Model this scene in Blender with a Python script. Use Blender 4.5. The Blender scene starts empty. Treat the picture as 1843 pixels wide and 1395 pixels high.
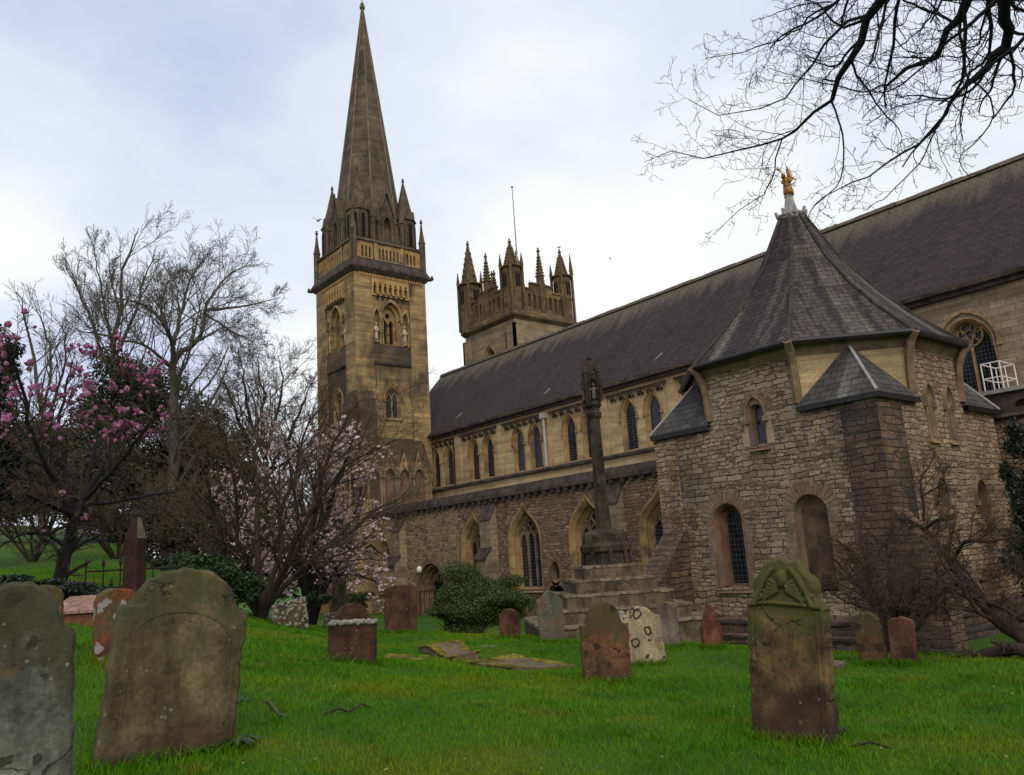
import bpy, math, random
import numpy as np
from mathutils import Vector, Matrix
from mathutils.geometry import tessellate_polygon

# ------------------------------------------------------------------ camera
C = bpy.context.scene
COL = C.collection
PAN, TILT, ROLL, FOC = 0.881220296, 0.208722008, -0.0642671825, 1466.70298
EYE = np.array([0.0, 0.0, 1.6])
_f = np.array([-math.sin(PAN)*math.cos(TILT), math.cos(PAN)*math.cos(TILT), math.sin(TILT)])
_r0 = np.array([math.cos(PAN), math.sin(PAN), 0.0]); _u0 = np.cross(_r0, _f)
_r = math.cos(ROLL)*_r0 + math.sin(ROLL)*_u0
_u = -math.sin(ROLL)*_r0 + math.cos(ROLL)*_u0
cam = bpy.data.cameras.new('camera'); camo = bpy.data.objects.new('camera', cam); COL.objects.link(camo)
cam.sensor_width = 36.0; cam.sensor_fit = 'HORIZONTAL'; cam.lens = FOC/1843.0*36.0
cam.clip_start = 0.1; cam.clip_end = 3000
camo.matrix_world = Matrix(((_r[0], _u[0], -_f[0], EYE[0]), (_r[1], _u[1], -_f[1], EYE[1]), (_r[2], _u[2], -_f[2], EYE[2]), (0, 0, 0, 1)))
C.camera = camo

def ray(x, y): return _f + (x-921.5)/FOC*_r - (y-697.5)/FOC*_u
def at(x, y, dist):
    d = ray(x, y); return EYE + d/np.linalg.norm(d)*dist
def atX(x, y, X):
    d = ray(x, y); return EYE + d*(X/d[0])
def atY(x, y, Y):
    d = ray(x, y); return EYE + d*(Y/d[1])

# ------------------------------------------------------------------ node helper
class NT:
    def __init__(s, tree):
        s.t = tree; s.n = tree.nodes; s.l = tree.links; s.n.clear()
    def put(s, sock, v):
        if v is None: return
        if isinstance(v, bpy.types.NodeSocket): s.l.new(v, sock)
        elif isinstance(v, (tuple, list)):
            if sock.type == 'RGBA': sock.default_value = (*v[:3], 1)
            else: sock.default_value = v
        else: sock.default_value = v
    def new(s, ty, attrs=None, **ins):
        n = s.n.new(ty)
        for k, v in (attrs or {}).items(): setattr(n, k, v)
        for k, v in ins.items():
            k2 = k.replace('_', ' ')
            s.put(n.inputs[int(k[1:])] if k[0] == 'i' and k[1:].isdigit() else n.inputs[k2], v)
        return n
    def math(s, op, a, b=0.0, clamp=False):
        return s.new('ShaderNodeMath', dict(operation=op, use_clamp=clamp), i0=a, i1=b).outputs[0]
    def vmath(s, op, a, b=(0, 0, 0)):
        return s.new('ShaderNodeVectorMath', dict(operation=op), i0=a, i1=b).outputs[0]
    def noise(s, vec, scale, detail=3.0, rough=0.55, out=0):
        return s.new('ShaderNodeTexNoise', Vector=vec, Scale=scale, Detail=detail, Roughness=rough).outputs[out]
    def ramp(s, fac, stops, interp='LINEAR'):
        n = s.n.new('ShaderNodeValToRGB'); n.color_ramp.interpolation = interp
        e = n.color_ramp.elements
        while len(e) < len(stops): e.new(0.5)
        for el, (p, c) in zip(e, stops):
            el.position = p; el.color = (*c, 1) if isinstance(c, (tuple, list)) else (c, c, c, 1)
        s.put(n.inputs[0], fac); return n.outputs[0]
    def mix(s, fac, a, b, mode='MIX'):
        n = s.n.new('ShaderNodeMix'); n.data_type = 'RGBA'; n.blend_type = mode; n.clamp_factor = True
        s.put(n.inputs[0], fac); s.put(n.inputs[6], a); s.put(n.inputs[7], b); return n.outputs[2]
    def mapping(s, vec, scale=(1, 1, 1), loc=(0, 0, 0), rot=(0, 0, 0)):
        return s.new('ShaderNodeMapping', Vector=vec, Scale=scale, Location=loc, Rotation=rot).outputs[0]
    def step(s, v, lo, hi):
        return s.ramp(v, [(max(0, min(.999, lo)), 0.0), (max(0.001, min(1, hi)), 1.0)])
    def bump(s, h, strength, dist):
        return s.new('ShaderNodeBump', Height=h, Strength=strength, Distance=dist).outputs[0]
    def out(s, color, rough=0.85, bump=None, **kw):
        p = s.new('ShaderNodeBsdfPrincipled', Base_Color=color, Roughness=rough)
        if 'Specular_IOR_Level' not in kw: p.inputs['Specular IOR Level'].default_value = 0.25
        for k, v in kw.items(): s.put(p.inputs[k.replace('_', ' ')], v)
        if bump is not None: s.l.new(bump, p.inputs['Normal'])
        o = s.n.new('ShaderNodeOutputMaterial'); s.l.new(p.outputs[0], o.inputs[0])

def mat(name):
    m = bpy.data.materials.new(name); m.use_nodes = True
    return m, NT(m.node_tree)

# ------------------------------------------------------------------ world and sun
SUN_EL, SUN_DIR = math.radians(38), Vector((0.86, -0.42, 0))
W = bpy.data.worlds.new('World'); C.world = W; W.use_nodes = True
n = NT(W.node_tree)
tc = n.new('ShaderNodeTexCoord').outputs['Generated']
sky = n.n.new('ShaderNodeTexSky'); sky.sky_type = 'NISHITA'; sky.sun_disc = False
sky.sun_elevation = SUN_EL; sky.sun_rotation = math.atan2(SUN_DIR.x, SUN_DIR.y)
def dirblob(px, py, k):
    d = ray(px, py); d = d/np.linalg.norm(d)
    v = n.new('ShaderNodeVectorMath', dict(operation='DOT_PRODUCT'), i0=tc, i1=tuple(d)).outputs['Value']
    return n.math('POWER', n.math('MAXIMUM', v, 0.0), k)
sep = n.new('ShaderNodeSeparateXYZ', Vector=tc)
den = n.math('ADD', n.math('MAXIMUM', sep.outputs[2], 0.0), 0.35)
flat = n.new('ShaderNodeVectorMath', dict(operation='SCALE'), i0=tc)
n.l.new(n.math('DIVIDE', 1.0, den), flat.inputs['Scale'])
cn = n.noise(n.mapping(flat.outputs[0], (1.0, 1.0, 1.9), (3.3, 1.2, 0)), 1.75, 6.0, 0.52)
b1 = dirblob(1210, 420, 26.0); b2 = dirblob(-20, 440, 300.0); b3 = dirblob(560, 660, 220.0); b4 = dirblob(900, 60, 90)
lift = n.math('MULTIPLY', b1, 0.26)
lift = n.math('ADD', lift, n.math('MULTIPLY', b2, 0.30))
lift = n.math('ADD', lift, n.math('MULTIPLY', b3, 0.22))
lift = n.math('ADD', lift, n.math('MULTIPLY', b4, 0.06))
cv = n.math('ADD', cn, lift)
cl = n.ramp(cv, [(0.32, (.54, .595, .78)), (0.44, (.65, .70, .90)), (0.53, (.765, .82, .945)), (0.62, (.81, .87, .95)), (0.76, (.98, 1.0, 1.0)), (0.9, (1.06, 1.06, 1.04))])
cl10 = n.mix(1.0, cl, (9.0, 9.0, 9.0), 'MULTIPLY')
skyc = n.mix(0.92, sky.outputs[0], cl10)
bg = n.new('ShaderNodeBackground', Color=skyc, Strength=0.1)
o = n.n.new('ShaderNodeOutputWorld'); n.l.new(bg.outputs[0], o.inputs[0])
sun = bpy.data.lights.new('sun', 'SUN'); sun.energy = 1.5; sun.angle = math.radians(55); sun.color = (1.0, 0.93, 0.82)
so = bpy.data.objects.new('sun', sun); COL.objects.link(so)
sd = Vector((SUN_DIR.x*math.cos(SUN_EL), SUN_DIR.y*math.cos(SUN_EL), math.sin(SUN_EL)))
so.rotation_euler = sd.to_track_quat('Z', 'Y').to_euler(); so.location = (20, -10, 40)
C.view_settings.view_transform = 'Standard'; C.view_settings.look = 'None'
C.view_settings.exposure = 0.22; C.view_settings.gamma = 1.0
C.render.engine = 'CYCLES'; C.cycles.max_bounces = 5; C.cycles.transparent_max_bounces = 8

# ------------------------------------------------------------------ ground shape
def sst(t):
    t = np.clip(t, 0, 1); return t*t*(3-2*t)
def ground(x, y):
    x = np.asarray(x, float); y = np.asarray(y, float)
    base = -1.12*sst((y-10.5)/8.5)
    far = np.clip(-x, 0, 75)
    mask = 1-sst((y-1.5-0.27*np.maximum(0, np.minimum(far, 60)-12))/7.2)
    ramp = .10*np.clip(far-1, 0, 9)+.068*np.maximum(0, far-10)+.03*np.maximum(0, far-27)
    east = 0.22*sst((x+9.2)/4)*sst((y-14)/6)
    return base+ramp*mask+east+.018*np.sin(x*1.3+y*.7)+.014*np.sin(x*.6-y*1.7)
def gz(x, y): return float(ground(x, y))
def gp(px, py):
    d = ray(px, py); d = d/np.linalg.norm(d); t = 2.0
    while t < 200:
        p = EYE+d*t
        if p[2] < gz(p[0], p[1]): break
        t += 0.02
    return np.array([p[0], p[1], gz(p[0], p[1])])

# ------------------------------------------------------------------ mesh helpers
V3 = lambda a: np.asarray(a, float)
class MB:
    def __init__(s): s.v = []; s.f = []; s.m = []
    def add(s, vs, fs, mi=0):
        o = len(s.v); s.v += [tuple(map(float, p)) for p in vs]
        s.f += [tuple(i+o for i in f) for f in fs]; s.m += [mi]*len(fs)
    def fbox(s, F, u0, u1, v0, v1, d0, d1, mi=0):
        p = [F(u, v, d) for d in (d0, d1) for v in (v0, v1) for u in (u0, u1)]
        s.add(p, [(4, 5, 7, 6), (1, 0, 2, 3), (0, 4, 6, 2), (5, 1, 3, 7), (6, 7, 3, 2), (0, 1, 5, 4)], mi)
    def poly(s, F, loops, d, mi=0):
        """flat polygon with holes in the frame's plane at depth d"""
        pts = [p for L in loops for p in L]
        tris = tessellate_polygon([[Vector((p[0], p[1], 0)) for p in L] for L in loops])
        fs = []
        for a, b, c in tris:
            A, B, D = pts[a], pts[b], pts[c]
            ar = (B[0]-A[0])*(D[1]-A[1])-(B[1]-A[1])*(D[0]-A[0])
            if abs(ar) < 1e-10: continue
            fs.append((a, b, c) if ar > 0 else (a, c, b))
        s.add([F(p[0], p[1], d) for p in pts], fs, mi)
    def loft(s, F, A, dA, B, dB, mi=0, closed=False):
        k = len(A); vs = [F(p[0], p[1], dA) for p in A]+[F(p[0], p[1], dB) for p in B]
        r = range(k) if closed else range(k-1)
        s.add(vs, [(i, (i+1) % k, k+(i+1) % k, k+i) for i in r], mi)
    def band(s, F, A, B, d0, d1, mi=0, closed=False):
        """moulding between inner line A and outer line B, from depth d0 (back) to d1 (front)"""
        s.loft(F, A, d1, B, d1, mi, closed); s.loft(F, A, d0, A, d1, mi, closed); s.loft(F, B, d1, B, d0, mi, closed)
        if not closed:
            for i in (0, -1):
                a, b = A[i], B[i]
                s.add([F(a[0], a[1], d0), F(b[0], b[1], d0), F(b[0], b[1], d1), F(a[0], a[1], d1)], [(0, 1, 2, 3)], mi)
    def tube(s, pts, rad, nn=8, mi=0, cap=True):
        pts = [V3(p) for p in pts]; k = len(pts)
        if np.isscalar(rad): rad = [rad]*k
        vs = []
        ref = None
        for i in range(k):
            t = pts[min(i+1, k-1)]-pts[max(i-1, 0)]; t = t/(np.linalg.norm(t)+1e-9)
            if ref is None: ref = V3((0, 0, 1)) if abs(t[2]) < .9 else V3((1, 0, 0))
            a = np.cross(t, ref); a /= np.linalg.norm(a)+1e-9; b = np.cross(t, a); ref = np.cross(a, t)
            for j in range(nn):
                th = 2*math.pi*j/nn; vs.append(pts[i]+rad[i]*(math.cos(th)*a+math.sin(th)*b))
        fs = [(i*nn+j, i*nn+(j+1) % nn, (i+1)*nn+(j+1) % nn, (i+1)*nn+j) for i in range(k-1) for j in range(nn)]
        if cap: fs += [tuple(range(nn))[::-1], tuple((k-1)*nn+j for j in range(nn))]
        s.add(vs, fs, mi)
    def ngon(s, c, prof, nn=8, mi=0, rot=None, lean=(0, 0)):
        """stack of regular rings: prof = [(radius, z)]"""
        rot = math.pi/nn if rot is None else rot
        vs = []; z0 = prof[0][1]
        for r, z in prof:
            for j in range(nn):
                a = rot+2*math.pi*j/nn
                vs.append((c[0]+r*math.cos(a)+lean[0]*(z-z0), c[1]+r*math.sin(a)+lean[1]*(z-z0), c[2]+z))
        k = len(prof)
        fs = [(i*nn+j, i*nn+(j+1) % nn, (i+1)*nn+(j+1) % nn, (i+1)*nn+j) for i in range(k-1) for j in range(nn)]
        fs += [tuple(range(nn))[::-1], tuple((k-1)*nn+j for j in range(nn))]
        s.add(vs, fs, mi)
    def ball(s, c, r, mi=0, nu=8, nv=6):
        r = (r, r, r) if np.isscalar(r) else r
        vs = [(c[0]+r[0]*math.sin(math.pi*i/nv)*math.cos(2*math.pi*j/nu), c[1]+r[1]*math.sin(math.pi*i/nv)*math.sin(2*math.pi*j/nu), c[2]+r[2]*math.cos(math.pi*i/nv)) for i in range(nv+1) for j in range(nu)]
        s.add(vs, [(i*nu+j, (i+1)*nu+j, (i+1)*nu+(j+1) % nu, i*nu+(j+1) % nu) for i in range(nv) for j in range(nu)], mi)
    def extrude(s, F, loop, d0, d1, mi=0):
        s.poly(F, [loop], d1, mi); s.poly(F, [loop], d0, mi); s.loft(F, loop, d1, loop, d0, mi, True)
    def build(s, name, mats, parent=None, smooth=None):
        return mesh_obj(name, np.array(s.v, float), s.f, mats, parent, smooth, s.m)

def mesh_obj(name, vs, fs, mats, parent=None, smooth=None, mi=None, uv=True):
    vs = np.asarray(vs, float)
    loc = V3(parent['_base']) if parent is not None else None
    if loc is not None: vs = vs-loc
    me = bpy.data.meshes.new(name)
    if isinstance(fs, np.ndarray):
        k = fs.shape[1]; nf = len(fs)
        me.vertices.add(len(vs)); me.vertices.foreach_set('co', vs.astype(np.float32).ravel())
        me.loops.add(nf*k); me.loops.foreach_set('vertex_index', fs.astype(np.int32).ravel())
        me.polygons.add(nf); me.polygons.foreach_set('loop_start', np.arange(0, nf*k, k, dtype=np.int32))
        me.update(calc_edges=True)
    else:
        me.from_pydata(vs.tolist(), [], fs)
    for m in (mats if isinstance(mats, (list, tuple)) else [mats]): me.materials.append(m)
    if mi is not None and any(mi): me.polygons.foreach_set('material_index', np.array(mi, np.int32))
    if uv:
        npoly = len(me.polygons); nl = len(me.loops)
        nor = np.empty(npoly*3, np.float32); me.polygons.foreach_get('normal', nor); nor = nor.reshape(-1, 3)
        lt = np.empty(npoly, np.int32); me.polygons.foreach_get('loop_total', lt)
        vi = np.empty(nl, np.int32); me.loops.foreach_get('vertex_index', vi)
        t = np.stack([-nor[:, 1], nor[:, 0], np.zeros(npoly)], 1); ln = np.linalg.norm(t, axis=1)
        fl = ln < 0.05; t[fl] = (1, 0, 0); ln[fl] = 1; t /= ln[:, None]
        b = np.cross(nor, t); b[fl] = (0, 1, 0)
        w = vs if loc is None else vs+loc
        pi = np.repeat(np.arange(npoly), lt); p = w[vi]
        uvs = np.stack([(p*t[pi]).sum(1), (p*b[pi]).sum(1)], 1)
        me.uv_layers.new(name='UVMap').data.foreach_set('uv', uvs.astype(np.float32).ravel())
    if smooth is not None:
        me.shade_smooth()
        if smooth < 180: me.set_sharp_from_angle(angle=math.radians(smooth))
    ob = bpy.data.objects.new(name, me); COL.objects.link(ob)
    if parent is not None:
        ob.parent = parent; ob['_base'] = list(map(float, loc))
    return ob

def thing(name, label, cat, loc, group=None, kind=None):
    e = bpy.data.objects.new(name, None); COL.objects.link(e); e.location = tuple(map(float, loc)); e.empty_display_size = .2
    e['_base'] = list(map(float, loc)); return tag(e, label, cat, group, kind)
def tag(o, label=None, cat=None, group=None, kind=None):
    if label: o['label'] = label
    if cat: o['category'] = cat
    if group: o['group'] = group
    if kind: o['kind'] = kind
    return o
def pivot(parent, name='x'):   # copy of the base so that a child's children are placed right
    return parent
def FR(o, t, nrm):
    o, t, nrm = V3(o), V3(t), V3(nrm)
    return lambda u, v, d: (o[0]+t[0]*u+nrm[0]*d, o[1]+t[1]*u+nrm[1]*d, o[2]+v)

def arch(cx, z0, zs, za, w, k=9, ogee=False):
    """open outline, left foot to right foot, pointed (or round when za-zs == w/2) head"""
    a = w/2; h = za-zs; L = []
    if ogee:
        P = [(-a, 0), (-a*1.02, .62*h), (-.22*a, .66*h), (0, h)]
        for i in range(k+1):
            t = i/k; q = [(1-t)**3, 3*t*(1-t)**2, 3*t*t*(1-t), t**3]
            L.append((sum(c*p[0] for c, p in zip(q, P)), sum(c*p[1] for c, p in zip(q, P))))
    else:
        R = (a*a+h*h)/(2*a); cx0 = -a+R
        a0, a1 = math.pi, math.atan2(h, -cx0)
        for i in range(k+1):
            th = a0+(a1-a0)*i/k; L.append((cx0+R*math.cos(th), R*math.sin(th)))
    left = [(cx-a, z0)]+[(cx+x, zs+y) for x, y in L]
    right = [(2*cx-x, y) for x, y in left[::-1]]
    return left+right[1:]
def bars(mb, F, pts, w, d0, d1, mi=0):
    """thin stone bar following 2-D points"""
    pts = [V3(p) for p in pts]; A = []; B = []
    for i in range(len(pts)):
        t = pts[min(i+1, len(pts)-1)]-pts[max(i-1, 0)]; t = t/np.linalg.norm(t)
        q = V3((-t[1], t[0]))*w/2; A.append(pts[i]-q); B.append(pts[i]+q)
    mb.band(F, A, B, d0, d1, mi)

# ------------------------------------------------------------------ masonry materials
def WM(cs, k=(1.22, 1.11, .93)):
    return [tuple(a*b for a, b in zip(c, k)) for c in cs]
def uvn(n): return n.new('ShaderNodeUVMap').outputs[0]
def rubble(name, cols, mortar, bw, bh, amp=.07, stain=(.04, .033, .028), stain_amt=.35, patch=None, pale=None, slo=.5):
    """roughly coursed rubble: two sizes of stone mixed in patches, with worn, wandering joints"""
    cols = WM(cols); mortar = WM([mortar])[0]; m, n = mat(name); uv = uvn(n)
    def warp(sc, am, off):
        w_ = n.noise(n.mapping(uv, loc=(off, off*1.7, 0)), sc, 3.0, .6, 1)
        return n.vmath('MULTIPLY', n.vmath('SUBTRACT', w_, (.5, .5, .5)), (am, am, 0))
    uv2 = n.vmath('ADD', n.vmath('ADD', uv, warp(1.3, amp*2.6, 0)), warp(6.0, amp*1.1, 4))
    def layer(w_, h_, off):
        b_ = n.new('ShaderNodeTexBrick', dict(offset=.37, offset_frequency=2, squash=1.45, squash_frequency=3), Vector=n.mapping(uv2, loc=(off, off*.3, 0)), Color1=(0, 0, 0), Color2=(1, 1, 1), Mortar=(.5, .5, .5), Scale=1.0, Mortar_Size=h_*.13, Mortar_Smooth=.75, Bias=0.0, Brick_Width=w_, Row_Height=h_)
        return n.new('ShaderNodeSeparateColor', Color=b_.outputs['Color']).outputs[0], b_.outputs['Fac']
    c1, f1 = layer(bw, bh, 0); c2, f2 = layer(bw*.68, bh*.72, 3.1)
    sel = n.step(n.noise(n.mapping(uv, (.7, 1.6, 1)), 1.1, 2), .50, .53)
    mx = lambda a_, b_: n.math('ADD', n.math('MULTIPLY', a_, n.math('SUBTRACT', 1.0, sel)), n.math('MULTIPLY', b_, sel))
    cell, joint = mx(c1, c2), mx(f1, f2)
    joint = n.math('MULTIPLY', joint, n.math('ADD', .35, n.step(n.noise(uv, 2.1, 5, .65), .34, .58)))
    lo = n.noise(uv, 1.7, 4, .6)
    fac = n.math('ADD', n.math('MULTIPLY', cell, .95), n.math('MULTIPLY', n.math('SUBTRACT', lo, .45), .8), True)
    base = n.ramp(fac, [(i/(len(cols)-1), c) for i, c in enumerate(cols)])
    grain = n.noise(uv, 11.0, 6.0, .7)
    base = n.mix(1.0, base, n.ramp(grain, [(.25, .5), (.75, 1.38)]), 'MULTIPLY')
    if patch: base = n.mix(n.math('MULTIPLY', n.step(n.noise(uv, .35, 3), .5, .62), .7), base, patch)
    if pale: base = n.mix(n.math('MULTIPLY', n.step(n.noise(n.mapping(uv, loc=(8, 2, 0)), .8, 5, .65), .5, .64), .5), base, pale)
    col = n.mix(n.step(joint, .30, .85), base, mortar)
    big = n.noise(n.mapping(uv, (1, .45, 1)), .38, 4.0, .6)
    col = n.mix(n.math('MULTIPLY', n.step(big, slo, slo+.2), stain_amt), col, stain)
    h = n.math('ADD', n.math('MULTIPLY', joint, -1.0), n.math('ADD', n.math('MULTIPLY', grain, .55), n.math('MULTIPLY', cell, .35)))
    n.out(col, .92, n.bump(h, .8, .05)); return m
def ashlar(name, cols, mortar, bw, bh, stain, stain_amt, stain_lo=.5, mort=.012, streak=.3, warm=None, drip=None):
    cols = WM(cols, (1.2, 1.08, .88)); m, n = mat(name); uv = uvn(n)
    wob = n.noise(uv, 3, 2, .5, 1)
    uv2 = n.vmath('ADD', uv, n.vmath('MULTIPLY', n.vmath('SUBTRACT', wob, (.5, .5, .5)), (.02, .025, 0)))
    b = n.new('ShaderNodeTexBrick', dict(offset=.5, squash=1.0), Vector=uv2, Color1=(0, 0, 0), Color2=(1, 1, 1), Mortar=(.5, .5, .5), Scale=1.0, Mortar_Size=mort, Mortar_Smooth=.3, Bias=0.0, Brick_Width=bw, Row_Height=bh)
    cell = n.new('ShaderNodeSeparateColor', Color=b.outputs['Color']).outputs[0]
    lo = n.noise(uv, .55, 4, .6)
    fac = n.math('ADD', n.math('MULTIPLY', cell, .45), n.math('MULTIPLY', n.math('SUBTRACT', lo, .22), 1.0), True)
    col = n.ramp(fac, [(i/(len(cols)-1), c) for i, c in enumerate(cols)])
    if warm: col = n.mix(n.math('MULTIPLY', n.step(n.noise(n.mapping(uv, (1, 1.6, 1), (7, 3, 0)), .9, 4), .56, .72), .6), col, warm)
    row = n.noise(n.mapping(uv, (.22, 2.6, 1)), 1.0, 4, .6); col = n.mix(1.0, col, n.ramp(row, [(.32, .66), (.68, 1.28)]), 'MULTIPLY')
    grain = n.noise(uv, 12, 5, .65)
    col = n.mix(1.0, col, n.ramp(grain, [(.2, .62), (.8, 1.28)]), 'MULTIPLY')
    col = n.mix(n.math('MULTIPLY', b.outputs['Fac'], .75), col, mortar)
    st = n.noise(n.mapping(uv, (1, .5, 1), (2, 9, 0)), .45, 5, .62)
    col = n.mix(n.math('MULTIPLY', n.step(st, stain_lo, stain_lo+.16), stain_amt), col, stain)
    sk = n.noise(n.mapping(uv, (3.5, .22, 1)), 1.0, 4, .6)
    col = n.mix(n.math('MULTIPLY', n.step(sk, .55, .75), streak), col, stain)
    h = n.math('SUBTRACT', n.math('MULTIPLY', grain, .5), b.outputs['Fac'])
    n.out(col, .9, n.bump(h, .6, .025)); return m
def plain(name, c1, c2, scale=3.0, rough=.85, bump=.4, c3=None, **kw):
    c1, c2 = WM([c1, c2], (1.15, 1.05, .92)); m, n = mat(name); tcn = n.new('ShaderNodeTexCoord'); p = tcn.outputs['Object']
    a = n.noise(p, scale, 5, .62)
    col = n.ramp(a, [(.35, c1), (.65, c2)])
    if c3: col = n.mix(n.step(n.noise(n.mapping(p, loc=(5, 5, 5)), scale*.6, 5, .65), .5, .62), col, c3)
    n.out(col, rough, n.bump(n.noise(p, scale*6, 5, .6), bump, .02), **kw); return m

M = {}
M['chapter'] = rubble('chapter_rubble', [(.105, .076, .053), (.175, .138, .098), (.26, .212, .152), (.32, .268, .198), (.20, .14, .098), (.36, .305, .23)], (.058, .046, .035),   .36, .165, .085, stain_amt=.6, slo=.47, pale=(.32, .27, .2))
M['aisle'] = rubble('aisle_rubble', [(.08, .05, .04), (.15, .10, .075), (.24, .175, .125), (.12, .068, .052), (.33, .255, .185)], (.07, .052, .04), .30, .145, .075, stain_amt=.25, patch=(.19, .135, .085))
M['aisle_pale'] = rubble('aisle_pale_rubble', [(.20, .15, .09), (.26, .20, .125), (.32, .25, .16), (.10, .075, .05), (.28, .215, .14)], (.20, .155, .10), .32, .18, .09, stain_amt=.2)
M['chapter_red'] = rubble('chapter_red_rubble', [(.14, .088, .065), (.23, .165, .118), (.31, .24, .172), (.17, .105, .078), (.36, .29, .21)], (.07, .052, .04), .34, .16, .075, stain_amt=.5)
M['quoin'] = rubble('quoin_stone', [(.065, .048, .038), (.11, .08, .06), (.17, .12, .09), (.08, .058, .046)], (.05, .038, .03), .40, .2, .06, stain=(.030, .026, .023), stain_amt=.88, patch=(.16, .09, .062), slo=.40)
M['choir'] = ashlar('choir_stone', [(.11, .088, .07), (.19, .155, .115), (.255, .21, .155), (.30, .245, .175)], (.10, .08, .06), .55, .27, (.06, .05, .042), .5, .5)
M['clere'] = ashlar('clerestory_stone', [(.27, .205, .12), (.36, .275, .165), (.42, .335, .205), (.46, .38, .245)], (.22, .165, .10), .75, .36, (.14, .11, .07), .45, .52, .006, .22, warm=(.33, .20, .085))
M['band'] = ashlar('plain_band_stone', [(.30, .24, .145), (.39, .32, .205), (.45, .38, .25)], (.22, .17, .1), 1.1, .55, (.11, .09, .065), .55, .5, .005, .4)
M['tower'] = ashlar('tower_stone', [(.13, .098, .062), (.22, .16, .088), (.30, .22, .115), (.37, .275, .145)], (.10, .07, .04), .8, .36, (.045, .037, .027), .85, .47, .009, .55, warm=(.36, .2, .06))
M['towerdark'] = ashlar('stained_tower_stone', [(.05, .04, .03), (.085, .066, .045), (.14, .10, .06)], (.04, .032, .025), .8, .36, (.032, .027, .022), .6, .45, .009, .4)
M['spire'] = ashlar('spire_stone', [(.055, .045, .035), (.08, .066, .050), (.115, .094, .070), (.15, .122, .09)], (.05, .04, .03), 1.0, .55, (.03, .026, .023), .65, .47, .007, .45)
M['jasper'] = ashlar('weathered_tower_stone', [(.15, .12, .085), (.23, .185, .125), (.3, .245, .165)], (.13, .1, .07), .7, .33, (.07, .057, .043), .6, .5, .007, .3)
M['jasperdark'] = ashlar('dark_parapet_stone', [(.06, .044, .03), (.12, .085, .05), (.21, .145, .075)], (.05, .037, .025), .6, .4, (.032, .026, .02), .6, .5, .008, .35)
M['ochre'] = plain('ochre_moulding', (.20, .135, .062), (.34, .235, .115), 2.2, .88, .5, (.14, .10, .06))
M['greytrim'] = plain('grey_moulding', (.10, .08, .06), (.24, .19, .13), 1.6, .88, .4)
M['redtrim'] = plain('red_moulding', (.11, .065, .045), (.20, .12, .082), 2.6, .9, .6, (.13, .10, .075))
M['buff'] = plain('buff_moulding', (.15, .105, .06), (.27, .20, .12), 2.0, .88, .4, (.13, .10, .07))
M['blocking'] = plain('blocked_fill', (.035, .025, .02), (.12, .085, .06), 2.2, .92, .8)
M['darktrim'] = plain('dark_string', (.022, .019, .017), (.075, .06, .05), 2.2, .9, .5)
M['lead'] = plain('lead', (.20, .2, .21), (.30, .29, .30), 3, .6, .2)
M['gutter'] = plain('black_gutter', (.012, .012, .014), (.02, .02, .022), 3, .35, .1)
M['iron'] = plain('black_iron', (.012, .011, .011), (.03, .022, .018), 8, .6, .2)
M['white'] = plain('white_paint', (.60, .60, .59), (.72, .72, .70), 3, .5, .1)
M['gold'] = plain('gilding', (.20, .10, .022), (.36, .19, .042), 9, .45, .5, Metallic=.5)
M['statue'] = plain('pale_statue', (.30, .26, .19), (.44, .39, .30), 5, .85, .4)
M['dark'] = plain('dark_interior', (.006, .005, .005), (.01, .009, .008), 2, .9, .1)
M['wood'] = plain('old_oak', (.03, .018, .012), (.06, .035, .02), 4, .7, .3)

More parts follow.
